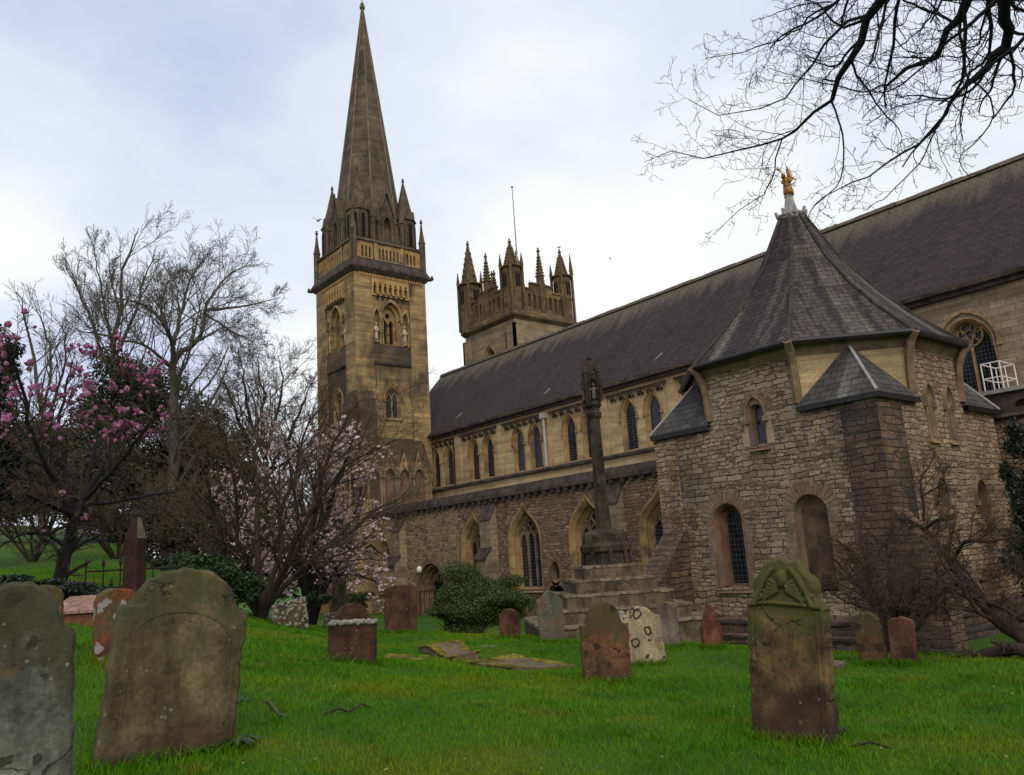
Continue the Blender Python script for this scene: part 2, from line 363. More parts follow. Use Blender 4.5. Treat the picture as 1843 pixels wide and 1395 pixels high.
def slate(name, cols, lich, w, h, ridge=None, streak=None, lich_amt=.3):
    m, n = mat(name); uv = uvn(n)
    b = n.new('ShaderNodeTexBrick', dict(offset=.5), Vector=uv, Color1=(0, 0, 0), Color2=(1, 1, 1), Mortar=(.5, .5, .5), Scale=1.0, Mortar_Size=.012, Mortar_Smooth=.2, Bias=0.0, Brick_Width=w, Row_Height=h)
    cell = n.new('ShaderNodeSeparateColor', Color=b.outputs['Color']).outputs[0]
    lo = n.noise(n.mapping(uv, (1, .6, 1)), .5, 5, .6)
    f = n.math('ADD', n.math('MULTIPLY', cell, .5), n.math('SUBTRACT', lo, .2), True)
    col = n.ramp(f, [(i/(len(cols)-1), c) for i, c in enumerate(cols)])
    sp = n.noise(uv, 4.5, 4, .7)
    col = n.mix(n.math('MULTIPLY', n.step(sp, .60, .70), lich_amt), col, lich)
    if ridge:   # lichen growing down from the ridge
        z = n.new('ShaderNodeSeparateXYZ', Vector=n.new('ShaderNodeNewGeometry').outputs['Position']).outputs[2]
        up = n.new('ShaderNodeMapRange', dict(clamp=True), Value=z, i1=ridge-3.4, i2=ridge).outputs[0]
        nz = n.noise(n.mapping(uv, (1.4, .25, 1)), 1.0, 5, .65)
        fac = n.step(n.math('ADD', n.math('MULTIPLY', up, .62), n.math('MULTIPLY', nz, .75)), .62, .84)
        col = n.mix(n.math('MULTIPLY', fac, .62), col, lich)
    if streak:
        nz = n.noise(n.mapping(uv, (.85, .07, 1), (streak, .3, 0)), 1.0, 4, .55)
        fine = n.noise(uv, 5, 4, .6)
        fac = n.step(n.math('ADD', n.math('MULTIPLY', nz, .85), n.math('MULTIPLY', fine, .15)), .54, .65)
        col = n.mix(n.math('MULTIPLY', fac, .72), col, lich)
    col = n.mix(n.math('MULTIPLY', b.outputs['Fac'], .8), col, (.012, .01, .01))
    v = n.new('ShaderNodeSeparateXYZ', Vector=uv).outputs[1]
    saw = n.math('FRACT', n.math('DIVIDE', v, h))
    hgt = n.math('ADD', n.math('MULTIPLY', saw, -.8), n.math('SUBTRACT', n.math('MULTIPLY', cell, .5), b.outputs['Fac']))
    n.out(col, .82, n.bump(hgt, .55, .02), Specular_IOR_Level=.15); return m
M['slate'] = slate('purple_slate', [(.022, .016, .017), (.034, .025, .025), (.046, .034, .033), (.062, .047, .044)], (.17, .145, .09), .32, .2, ridge=17.1, lich_amt=.22)
M['slate_chapter'] = slate('chapter_slate', [(.022, .017, .018), (.036, .028, .028), (.052, .04, .039)], (.19, .17, .125), .3, .2, streak=4.0, lich_amt=.25)
M['slate_grey'] = slate('grey_slate', [(.03, .027, .026), (.06, .055, .05), (.10, .092, .08)], (.19, .18, .15), .34, .22, streak=2.0, lich_amt=.3)

def leaded(name, cw, ch, glass, line, lw, refl=.5):
    m, n = mat(name); uv = uvn(n)
    b = n.new('ShaderNodeTexBrick', dict(offset=0.0), Vector=uv, Color1=(0, 0, 0), Color2=(1, 1, 1), Mortar=(.5, .5, .5), Scale=1.0, Mortar_Size=lw, Mortar_Smooth=.1, Brick_Width=cw, Row_Height=ch)
    cell = n.new('ShaderNodeSeparateColor', Color=b.outputs['Color']).outputs[0]
    g = n.mix(cell, tuple(c*.6 for c in glass), tuple(c*1.5 for c in glass))
    col = n.mix(b.outputs['Fac'], g, line)
    tilt = n.bump(n.math('ADD', cell, n.math('MULTIPLY', n.noise(uv, 6, 2), .6)), .35, .012)
    n.out(col, n.math('ADD', n.math('MULTIPLY', b.outputs['Fac'], .5), .12), tilt, Specular_IOR_Level=refl); return m
M['glass'] = leaded('leaded_glass', .40, .155, (.012, .014, .02), (.085, .085, .09), .008, .6)
M['glass_lattice'] = leaded('lattice_glass', .13, .15, (.008, .009, .012), (.055, .055, .06), .009, .45)

# ------------------------------------------------------------------ ground and lawn
def nonuni(a, b, c, fine, grow):
    xs = [c]; s = fine
    while xs[-1] < b: s *= grow; xs.append(min(b, xs[-1]+s))
    ys = [c]; s = fine
    while ys[-1] > a: s *= grow; ys.append(max(a, ys[-1]-s))
    return np.array(ys[:0:-1]+xs)
gx = nonuni(-900, 900, -8, .35, 1.022); gy = nonuni(-900, 900, 6, .35, 1.022)
GX, GY = np.meshgrid(gx, gy, indexing='ij')
gv = np.stack([GX, GY, ground(GX, GY)], -1).reshape(-1, 3)
ny = len(gy); ii, jj = np.meshgrid(np.arange(len(gx)-1), np.arange(ny-1), indexing='ij')
a0 = (ii*ny+jj).ravel(); gf = np.stack([a0, a0+ny, a0+ny+1, a0+1], 1)
m, n = mat('lawn'); p = n.new('ShaderNodeNewGeometry').outputs['Position']
a = n.noise(p, .55, 5, .6); b = n.noise(p, 11, 5, .7)
col = n.ramp(a, [(.35, (.024, .092, .001)), (.5, (.042, .115, .001)), (.66, (.09, .125, .002))])
col = n.mix(n.math('MULTIPLY', n.step(b, .52, .75), .6), col, (.015, .04, .005))
n.out(col, .9, n.bump(n.noise(p, 40, 4, .7), .9, .04)); M['lawn'] = m
tag(mesh_obj('ground', gv, gf, M['lawn'], smooth=180), kind='structure')

RNG = np.random.default_rng(11)
def blades(num, rmin, rmax, hmin, hmax, wid):
    r = rmin+(rmax-rmin)*RNG.random(num)**1.25
    # the part of the yard the lawn covers, seen from where the photographer stood
    th = PAN+np.radians(np.where(RNG.random(num) < .74, RNG.uniform(-37, 37, num), RNG.uniform(-75, 75, num)))
    x = -np.sin(th)*r; y = np.cos(th)*r
    k = ~((y > 17.3) & (x < -7.5)); x, y, r = x[k], y[k], r[k]; N = len(x)
    z = ground(x, y)
    pat = .5+.5*np.sin(x*1.9+np.sin(y*2.3)*1.4)*np.sin(y*1.7+1.3*np.sin(x*1.1))
    h = RNG.uniform(hmin, hmax, N)*(.65+.7*pat); a = RNG.uniform(0, 2*np.pi, N)
    w = wid*(.7+.09*r)*RNG.uniform(.7, 1.3, N); ln = RNG.normal(0, .5, (N, 2))*h[:, None]
    c, s = np.cos(a), np.sin(a)
    P0 = np.stack([x-c*w, y-s*w, z-.005], 1); P1 = np.stack([x+c*w, y+s*w, z-.005], 1)
    P2 = np.stack([x+c*w*.6+ln[:, 0]*.4, y+s*w*.6+ln[:, 1]*.4, z+h*.6], 1); P3 = np.stack([x-c*w*.6+ln[:, 0]*.4, y-s*w*.6+ln[:, 1]*.4, z+h*.6], 1)
    P4 = np.stack([x+ln[:, 0], y+ln[:, 1], z+h], 1)
    vs = np.stack([P0, P1, P2, P3, P4], 1).reshape(-1, 3); b = np.arange(N)*5
    f = np.concatenate([np.stack([b, b+1, b+2], 1), np.stack([b, b+2, b+3], 1), np.stack([b+3, b+2, b+4], 1)])
    return vs, f
m, n = mat('grass_blade'); g = n.new('ShaderNodeNewGeometry')
a = n.noise(g.outputs['Position'], .55, 5, .6)
col = n.ramp(a, [(.35, (.036, .142, .001)), (.49, (.064, .188, .0015)), (.66, (.14, .20, .002))])
big = n.noise(n.mapping(g.outputs['Position'], loc=(4, 2, 0)), 1.9, 5, .65); col = n.mix(n.math('MULTIPLY', n.step(big, .53, .66), .75), col, (.026, .09, .003))
col = n.mix(n.math('MULTIPLY', n.step(n.noise(n.mapping(g.outputs['Position'], loc=(9, 7, 0)), 1.1, 5, .65), .56, .68), .6), col, (.17, .16, .012))
rnd = g.outputs['Random Per Island']
col = n.mix(n.math('MULTIPLY', n.step(rnd, .8, 1.0), .6), col, (.15, .16, .03))
col = n.mix(n.math('MULTIPLY', n.step(n.math('SUBTRACT', 1.0, rnd), .75, 1.0), .6), col, (.018, .055, .006))
n.out(col, .75, None, Specular_IOR_Level=.08); M['blade'] = m
vs, f = blades(560000, 3.8, 30, .022, .048, .0022)
tag(mesh_obj('grass', vs, f, M['blade'], uv=False), 'short mown green grass of the churchyard lawn', 'grass', kind='stuff')
# fallen petals and daisies
N = 230
r = RNG.uniform(4.5, 22, N); th = PAN+np.radians(RNG.uniform(-34, 34, N)); x = -np.sin(th)*r; y = np.cos(th)*r
k = y < 16; x, y = x[k], y[k]; N = len(x); z = ground(x, y)+RNG.uniform(.02, .05, N); a = RNG.uniform(0, 6.28, N); s = RNG.uniform(.008, .02, N)
q = np.stack([np.stack([x+s*np.cos(a+i*1.571)*(1.0 if i % 2 else .55), y+s*np.sin(a+i*1.571)*(1.0 if i % 2 else .55), z+RNG.normal(0, .006, N)], 1) for i in range(4)], 1).reshape(-1, 3)
m, n = mat('petal_litter'); rr = n.new('ShaderNodeNewGeometry').outputs['Random Per Island']
n.out(n.ramp(rr, [(.0, (.26, .25, .18)), (.4, (.16, .11, .05)), (.7, (.30, .24, .04)), (1.0, (.34, .30, .28))]), .7); M['litter'] = m
tag(mesh_obj('fallen_petals', q, np.arange(N*4).reshape(-1, 4), M['litter'], uv=False), 'small pale petals and yellow flowers scattered over the lawn', 'petals', kind='stuff')

# ================================================================== THE CATHEDRAL
YA, Y2, YR = 26.0, 31.89, 36.89
ZE, ZR = 10.78, 16.68
cath = thing('cathedral', 'long medieval stone cathedral with a tall spire, a pinnacled tower and a polygonal chapter house', 'cathedral', (-30, 30, -1.1))
E_ = 0.003

def lancet_window(name, parent, F, cx, z0, zs, za, w, d=0.0, deep=.28, trim='ochre', glass='glass', ogee=False, lights=1, tracery=None, hood=True, sill=True, face=.16, narrow=.72):
    """moulded stone window: splayed reveal, hood mould, sill, mullions, glass - one sub-part"""
    mb = MB(); A = arch(cx, z0, zs, za, w, ogee=ogee)
    wi = w*narrow; zi = zs+(za-zs)*.06
    B = arch(cx, z0+.06, zs, za-(w-wi)*.75, wi, ogee=ogee)
    H = arch(cx, z0, zs, za+.02, w+.02, ogee=ogee)
    # splay in two steps
    Mid = [((a[0]+b[0])/2, (a[1]+b[1])/2) for a, b in zip(A, B)]
    mb.loft(F, A, d+.02, Mid, d-deep*.35, 0); mb.loft(F, Mid, d-deep*.5, B, d-deep, 0); mb.loft(F, Mid, d-deep*.35, Mid, d-deep*.5, 0)
    O = arch(cx, z0, zs, za+.8*face*w, w+face*w, ogee=ogee)
    mb.band(F, A, O, d-.02, d+.025, 0)
    if hood:
        O2 = arch(cx, zs-.12, zs, za+.2*w, w+.30*w, ogee=ogee); O1 = arch(cx, zs-.12, zs, za+.13*w, w+.17*w, ogee=ogee)
        mb.band(F, O1, O2, d-.02, d+.10, 2)
        for sgn in (-1, 1): mb.fbox(F, cx+sgn*(w/2+.12*w)-.07, cx+sgn*(w/2+.12*w)+.07, zs-.25, zs-.11, d-.02, d+.13, 2)
    mb.poly(F, [B], d-deep, 1)
    if sill:
        mb.add([F(cx-w/2-.08, z0-.16, d+.1), F(cx+w/2+.08, z0-.16, d+.1), F(cx+w/2+.08, z0+.08, d-deep+.01), F(cx-w/2-.08, z0+.08, d-deep+.01), F(cx-w/2-.08, z0-.16, d-.03), F(cx+w/2+.08, z0-.16, d-.03)],
               [(0, 1, 2, 3), (4, 5, 1, 0), (0, 3, 4), (1, 5, 2)], 0)
    if lights > 1:
        bw = .085 if wi > .9 else .06
        for i in range(1, lights):
            u = cx-wi/2+wi*i/lights; top = zs+(.15 if tracery else .3)*(za-zs)
            mb.fbox(F, u-bw/2, u+bw/2, z0+.05, top, d-deep+.003, d-deep+.11, 3)
        lw = wi/lights; h = (za-zs)
        for i in range(lights):           # small heads over the lights
            u = cx-wi/2+lw*(i+.5); q = arch(u, zs-.15, zs-.02, zs+lw*.95, lw*.92, 5)
            bars(mb, F, q, .06, d-deep+.004, d-deep+.10, 3)
        if tracery == 'net':
            for (x0, y0, x1, y1) in [(-.5, .12, 0, .62), (.5, .12, 0, .62), (-.17, .15, .12, .48), (.17, .15, -.12, .48), (-.17, .18, -.36, .40), (.17, .18, .36, .40)]:
                mx, my = (x0+x1)/2+.05*(1 if x0 < 0 else -1), (y0+y1)/2+.03
                bars(mb, F, [(cx+wi*x0*.9, zs+h*y0), (cx+wi*mx*.9, zs+h*my), (cx+wi*x1*.9, zs+h*y1)], .065, d-deep+.005, d-deep+.09, 3)
        if tracery == 'rose':
            rr = wi*.27; c0 = (cx, zs+h*.42)
            for s_ in (1.0, .42):
                ring = [(c0[0]+rr*s_*math.cos(t*math.pi/8), c0[1]+rr*s_*math.sin(t*math.pi/8)) for t in range(16)]
                ring2 = [(c0[0]+rr*s_*1.2*math.cos(t*math.pi/8), c0[1]+rr*s_*1.2*math.sin(t*math.pi/8)) for t in range(16)]
                mb.band(F, ring, ring2, d-deep+.005, d-deep+.1, 3, True)
            for t in range(6):
                an = t*math.pi/3+.3
                bars(mb, F, [(c0[0]+rr*.45*math.cos(an), c0[1]+rr*.45*math.sin(an)), (c0[0]+rr*math.cos(an), c0[1]+rr*math.sin(an))], .05, d-deep+.006, d-deep+.08, 3)
    return mb.build(name, [M[trim], M[glass], M['greytrim'] if trim != 'ochre' else M['ochre'], M['greytrim'] if trim != 'ochre' or tracery == 'net' else M['ochre']], parent)

# ------------------------------------------------------------------ nave and choir
FC = FR((0, Y2, 0), (1, 0, 0), (0, -1, 0))
FA = FR((0, YA, 0), (1, 0, 0), (0, -1, 0))
bays = [(-49.1, -45.25, (-47.78, -46.12)), (-44.6, -40.5, (-43.2, -41.6)), (-39.95, -36.05, (-38.52, -36.92)), (-35.45, -31.2, (-33.88, -32.28)), (-30.67, -26.36, (-29.22, -27.5)), (-25.81, -21.6, (-24.5, -22.8))]
XCH = -18.6
mb = MB()
holes = []
for a, b, _ in bays:
    top = []; k = 13; w = (b-a)/k
    for i in range(k):
        z = 9.98 if i % 2 == 0 else 9.80
        top += [(a+w*i, z), (a+w*(i+1), z)]
    holes.append([(a, 6.75), (b, 6.75)]+top[::-1])
mb.poly(FC, [[(-53.5, 6.7), (XCH, 6.7), (XCH, ZE), (-53.5, ZE)]]+holes, 0.0, 0)
for L in holes: mb.loft(FC, L, 0.0, L, -.14, 0, True)
WW = .98
for a, b, cs in bays:
    mb.poly(FC, [[(a, 6.75), (b, 6.75), (b, 9.99), (a, 9.99)]]+[arch(c, 6.9, 8.75, 9.62, WW) for c in cs], -.14, 0)
mb.fbox(FC, -53.5, XCH, -1.6, 6.75, -.5, -.16, 1)
mb.poly(FC, [[(-53.5, 3.9), (XCH, 3.9), (XCH, 6.7), (-53.5, 6.7)]], .012, 1)
nave = mb.build('nave', [M['clere'], M['band']], cath)
mb = MB()   # projecting little corbels under the crenellated table
for a, b, _ in bays:
    k = 13; w = (b-a)/k
    for i in range(k):
        if i % 2 == 1:
            u = a+w*(i+.5); mb.fbox(FC, u-w*.5, u+w*.5, 9.80, 10.0, .0, .05, 0); mb.fbox(FC, u-w*.5, u-w*.30, 9.66, 9.80, -.13, .045, 0); mb.fbox(FC, u+w*.30, u+w*.5, 9.66, 9.80, -.13, .045, 0)
    mb.fbox(FC, a-.02, b+.02, 10.0, 10.09, .0, .06, 0)
mb.build('corbel_table', [M['darktrim']], nave)
for i, (a, b, cs) in enumerate(bays):
    for c in cs: lancet_window('window', nave, FC, c, 6.9, 8.75, 9.62, WW, d=-.14, deep=.22, hood=True, narrow=.80)
mb = MB()   # weathered string above the aisle roof
mb.add([FC(-53.5, 6.84, .0), FC(XCH+1, 6.84, .0), FC(XCH+1, 6.72, .26), FC(-53.5, 6.72, .26), FC(-53.5, 6.62, .24), FC(XCH+1, 6.62, .24), FC(XCH+1, 6.58, .0), FC(-53.5, 6.58, .0)], [(0, 1, 2, 3), (3, 2, 5, 4), (4, 5, 6, 7)])
mb.build('string_course', [M['darktrim']], nave)
# choir wall (greyer stone) with its traceried window
mb = MB(); hw = arch(-11.95, 6.35, 8.35, 9.35, 1.75)
mb.poly(FC, [[(XCH, -1.4), (6, -1.4), (6, ZE), (XCH, ZE)], hw], .004, 0)
choir = mb.build('choir_wall', [M['choir']], nave)
lancet_window('choir_window', nave, FC, -11.95, 6.35, 8.35, 9.35, 1.75, d=.004, deep=.42, trim='ochre', glass='glass_lattice', lights=2, tracery='rose', narrow=.86, face=.06)
# end gables and far side so that the building is closed
mb = MB(); YN = 2*YR-Y2
mb.add([(-53.5, Y2, -1.4), (-53.5, YN, -1.4), (-53.5, YN, ZE), (-53.5, YR, ZR-.1), (-53.5, Y2, ZE), (6, Y2, -1.4), (6, YN, -1.4), (6, YN, ZE), (6, YR, ZR-.1), (6, Y2, ZE)], [(0, 4, 3, 2, 1), (5, 6, 7, 8, 9), (1, 2, 7, 6)])
mb.build('gable_wall', [M['choir']], nave)
mb = MB()
ov = .32; sl = (ZR-ZE)/(YR-Y2)
R0 = (Y2-ov, ZE-ov*sl+.20)
K = 40
for s_ in (0, 1):
    for i in range(K):
        x0, x1 = -53.7+(6.2+53.7)*i/K, -53.7+(6.2+53.7)*(i+1)/K
        y = R0[0] if s_ == 0 else 2*YR-R0[0]
        mb.add([(x0, y, R0[1]), (x1, y, R0[1]), (x1, YR, ZR), (x0, YR, ZR)], [(0, 1, 2, 3) if s_ == 0 else (3, 2, 1, 0)], 0)
mb.fbox(FC, -53.7, 6.2, R0[1]-.16, R0[1]-.004, ov-.24, ov+.08, 1)   # eaves gutter
mb.fbox(FC, -53.5, 6.2, R0[1]-.34, R0[1]-.16, .004, ov-.12, 1)
rf = mb.build('roof', [M['slate'], M['darktrim']], nave)
mb = MB()
for i in range(60):
    x0 = -53.7+i*.9983; FRr = FR((0, YR, 0), (1, 0, 0), (0, -1, 0))
    dz = .015*math.sin(i*2.1)
    mb.add([FRr(x0+.01, ZR-.12, .22), FRr(x0+.985, ZR-.12, .22), FRr(x0+.985, ZR+.11+dz, .07), FRr(x0+.01, ZR+.11+dz, .07), FRr(x0+.01, ZR+.11+dz, -.07), FRr(x0+.985, ZR+.11+dz, -.07), FRr(x0+.985, ZR-.12, -.22), FRr(x0+.01, ZR-.12, -.22)],
           [(0, 1, 2, 3), (3, 2, 5, 4), (4, 5, 6, 7), (0, 3, 4, 7), (1, 6, 5, 2)])
mb.build('ridge_tile', [plain('ridge_tiles', (.06, .042, .036), (.13, .11, .08), 2.0, .9, .5)], nave)
for (px, py) in ((826, 751), (984, 708), (1184, 646)):   # lead-sheathed roof access points
    d = ray(px, py); nrm = V3((0, -sl, 1)); t = (ZR-EYE[2]-(-sl)*0-sl*(YR-EYE[1])*1.0) if False else None
    # meet the roof plane z = ZR - sl*(YR - y)
    k = (ZR-sl*YR-EYE[2])/(d[2]-sl*d[1]); q = EYE+d*k
    mb = MB(); Fr = FR(q, (1, 0, 0), (0, -1, 0))
    mb.add([Fr(-.30, -.20, .20), Fr(-.06, -.20, .22), Fr(.42, .22, -.12), Fr(.10, .22, -.14), Fr(-.18, -.20, .30), Fr(.30, .26, .04)], [(0, 1, 4), (0, 4, 5, 3), (1, 2, 5, 4), (2, 3, 5)])
    mb.build('roof_flashing', [M['lead']], nave)
mb = MB(); u = -35.75
mb.tube([FC(u, 10.0, .16), FC(u, 6.85, .16)], .075, 8, 0); mb.fbox(FC, u-.17, u+.17, 9.72, 10.05, .02, .32, 0)
for z in (9.2, 8.2, 7.3): mb.tube([FC(u, z, .16), FC(u, z+.07, .16)], .1, 8, 0)
mb.build('drainpipe', [plain('grey_pipe', (.30, .30, .31), (.38, .38, .38), 3, .5, .1)], nave)
for u in (-44.93,):
    mb = MB(); mb.tube([FC(u-.3, 9.9, .09), FC(u-.3, 6.85, .09)], .05, 6, 0); mb.build('drainpipe', [M['iron']], nave)

# ------------------------------------------------------------------ aisle
mb = MB()
wins = [(-35.55, .95, 2.35, 4.17, 2.25), (-31.35, .2, 2.45, 4.27, 2.35), (-26.85, .2, 2.45, 4.25, 2.35), (-22.45, .2, 2.45, 4.14, 2.4), (-45.0, .2, 2.2, 3.86, 1.5)]
door = (-39.72, -1.3, .42, 1.72, 2.6)
dh = arch(*door)
oval = [(-29.18+.30*math.cos(t*math.pi/8), .93+.50*math.sin(t*math.pi/8)) for t in range(16)]
niche = arch(-29.2, -1.2, -.15, .34, 1.25)
wall_holes = [arch(w[0], w[1], w[2], w[3], w[4], ogee=True) for w in wins]+[dh, oval, niche]
XS = -36.9   # the paler rubble lies west of this line
mb.poly(FA, [[(XS, -1.6), (-12, -1.6), (-12, 4.66), (XS, 4.66)]]+[h for h in wall_holes if h[0][0] > XS], 0, 0)
mb.poly(FA, [[(-46.6, -1.6), (XS, -1.6), (XS, 4.66), (-46.6, 4.66)]]+[h for h in wall_holes if h[0][0] < XS-.01], 0, 1)
aisle = mb.build('aisle', [M['aisle'], M['aisle_pale']], cath)
mb = MB()
mb.add([FA(-46.6, 4.66, .0), FA(-12, 4.66, .0), FA(-12, 4.80, .20), FA(-46.6, 4.80, .20), FA(-46.6, 4.98, .18), FA(-12, 4.98, .18), FA(-12, 5.30, .06), FA(-46.6, 5.30, .06), FA(-12, 5.36, -.3), FA(-46.6, 5.36, -.3)], [(0, 1, 2, 3), (3, 2, 5, 4), (4, 5, 6, 7), (7, 6, 8, 9)])
r = random.Random(4)
u = -46.3
while u < -13:
    mb.fbox(FA, u, u+.22, 4.60+r.uniform(-.03, .03), 4.82, .003, .17, 0); u += r.uniform(.42, .7)
mb.build('parapet', [M['darktrim']], aisle)
mb = MB(); mb.add([(-46.6, YA+.3, 5.33), (-12, YA+.3, 5.33), (-12, Y2-.02, 5.9), (-46.6, Y2-.02, 5.9)], [(0, 1, 2, 3)])
mb.build('lean_to_roof', [M['lead']], aisle)
for i, w in enumerate(wins):
    lancet_window('traceried_window', aisle, FA, w[0], w[1], w[2], w[3], w[4], deep=.55, glass='glass' if i else 'dark', ogee=True, lights=3 if i < 4 else 1, tracery='net' if i < 4 else None, hood=False, narrow=.74, face=.07)
mb = MB()   # round-headed doorway in three orders
for k, (dw, d0) in enumerate(((0, 0), (.42, -.22), (.80, -.44), (1.12, -.66))):
    w = door[4]-dw; A = arch(door[0], door[1], door[2], door[2]+w/2, w)
    if k < 3:
        w2 = door[4]-(.42, .80, 1.12)[k]; B = arch(door[0], door[1], door[2], door[2]+w2/2, w2)
        mb.loft(FA, A, d0+.03, A, d0-.22, k % 2); mb.loft(FA, A, d0-.22, B, d0-.22, k % 2)
        if k == 0: mb.band(FA, A, arch(door[0], door[1], door[2], door[2]+w/2+.26, w+.5), -.02, .07, 0)
        for i in range(2, 19):
            th = math.pi*i/20.0; rr = (w+w2)/4
            mb.fbox(FA, door[0]+rr*math.cos(th)-.05, door[0]+rr*math.cos(th)+.05, door[2]+rr*math.sin(th)-.05, door[2]+rr*math.sin(th)+.05, d0-.23, d0-.13, 1)
        for s_ in (-1, 1):
            mb.tube([FA(door[0]+s_*(w+w2)/4, door[1], d0-.12), FA(door[0]+s_*(w+w2)/4, door[2]-.2, d0-.12)], .085, 8, 0)
            mb.fbox(FA, door[0]+s_*(w+w2)/4-.13, door[0]+s_*(w+w2)/4+.13, door[2]-.2, door[2]+.02, d0-.24, d0+.03, 0)
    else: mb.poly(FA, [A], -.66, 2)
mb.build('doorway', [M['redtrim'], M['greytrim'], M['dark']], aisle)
mb = MB(); mb.band(FA, oval, [(-29.18+.42*math.cos(t*math.pi/8), .93+.64*math.sin(t*math.pi/8)) for t in range(16)], -.05, .05, 0, True)
mb.loft(FA, oval, 0, [(p[0]*.8-29.18*.2, p[1]*.8+.93*.2) for p in oval], -.25, 0, True); mb.poly(FA, [oval], -.25, 1)
mb.build('oval_window', [M['redtrim'], M['glass']], aisle)
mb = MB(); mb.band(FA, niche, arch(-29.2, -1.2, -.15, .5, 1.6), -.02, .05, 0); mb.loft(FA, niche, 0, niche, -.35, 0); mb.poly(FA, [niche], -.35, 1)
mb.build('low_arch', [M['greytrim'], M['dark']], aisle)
def prof_x(mb, x0, x1, prof, Y, mi=0):   # profile in (distance from the wall, height), swept along x
    P = [(x0, Y-d, z) for d, z in prof]+[(x1, Y-d, z) for d, z in prof]; k = len(prof)
    mb.add(P, [tuple(range(k)), tuple(range(k, 2*k))[::-1]]+[(i, k+i, k+(i+1) % k, (i+1) % k) for i in range(k)], mi)
for x, wd in ((-42.75, .9), (-33.9, .85), (-24.95, .9)):
    mb = MB(); prof_x(mb, x-wd/2, x+wd/2, [(-.05, -1.5), (.85, -1.5), (.85, 1.78), (.48, 2.25), (.48, 3.75), (0, 4.62), (-.05, 4.62)], YA, 0)
    prof_x(mb, x-wd/2-.05, x+wd/2+.05, [(.43, 3.72), (.55, 3.70), (.0, 4.68), (-.02, 4.6)], YA, 1); prof_x(mb, x-wd/2-.05, x+wd/2+.05, [(.43, 2.22), (.93, 1.70), (.93, 1.80), (.45, 2.38)], YA, 1)
    mb.build('buttress', [M['choir'], M['darktrim']], aisle)
q = atY(755, 1025, YA-.15)
mb = MB(); mb.ball(q, (.17, .17, .2)); mb.tube([(q[0], YA+.05, q[2]+.05), (q[0], YA-.12, q[2]+.05)], .03, 6)
mb.build('lamp', [M['white']], aisle)

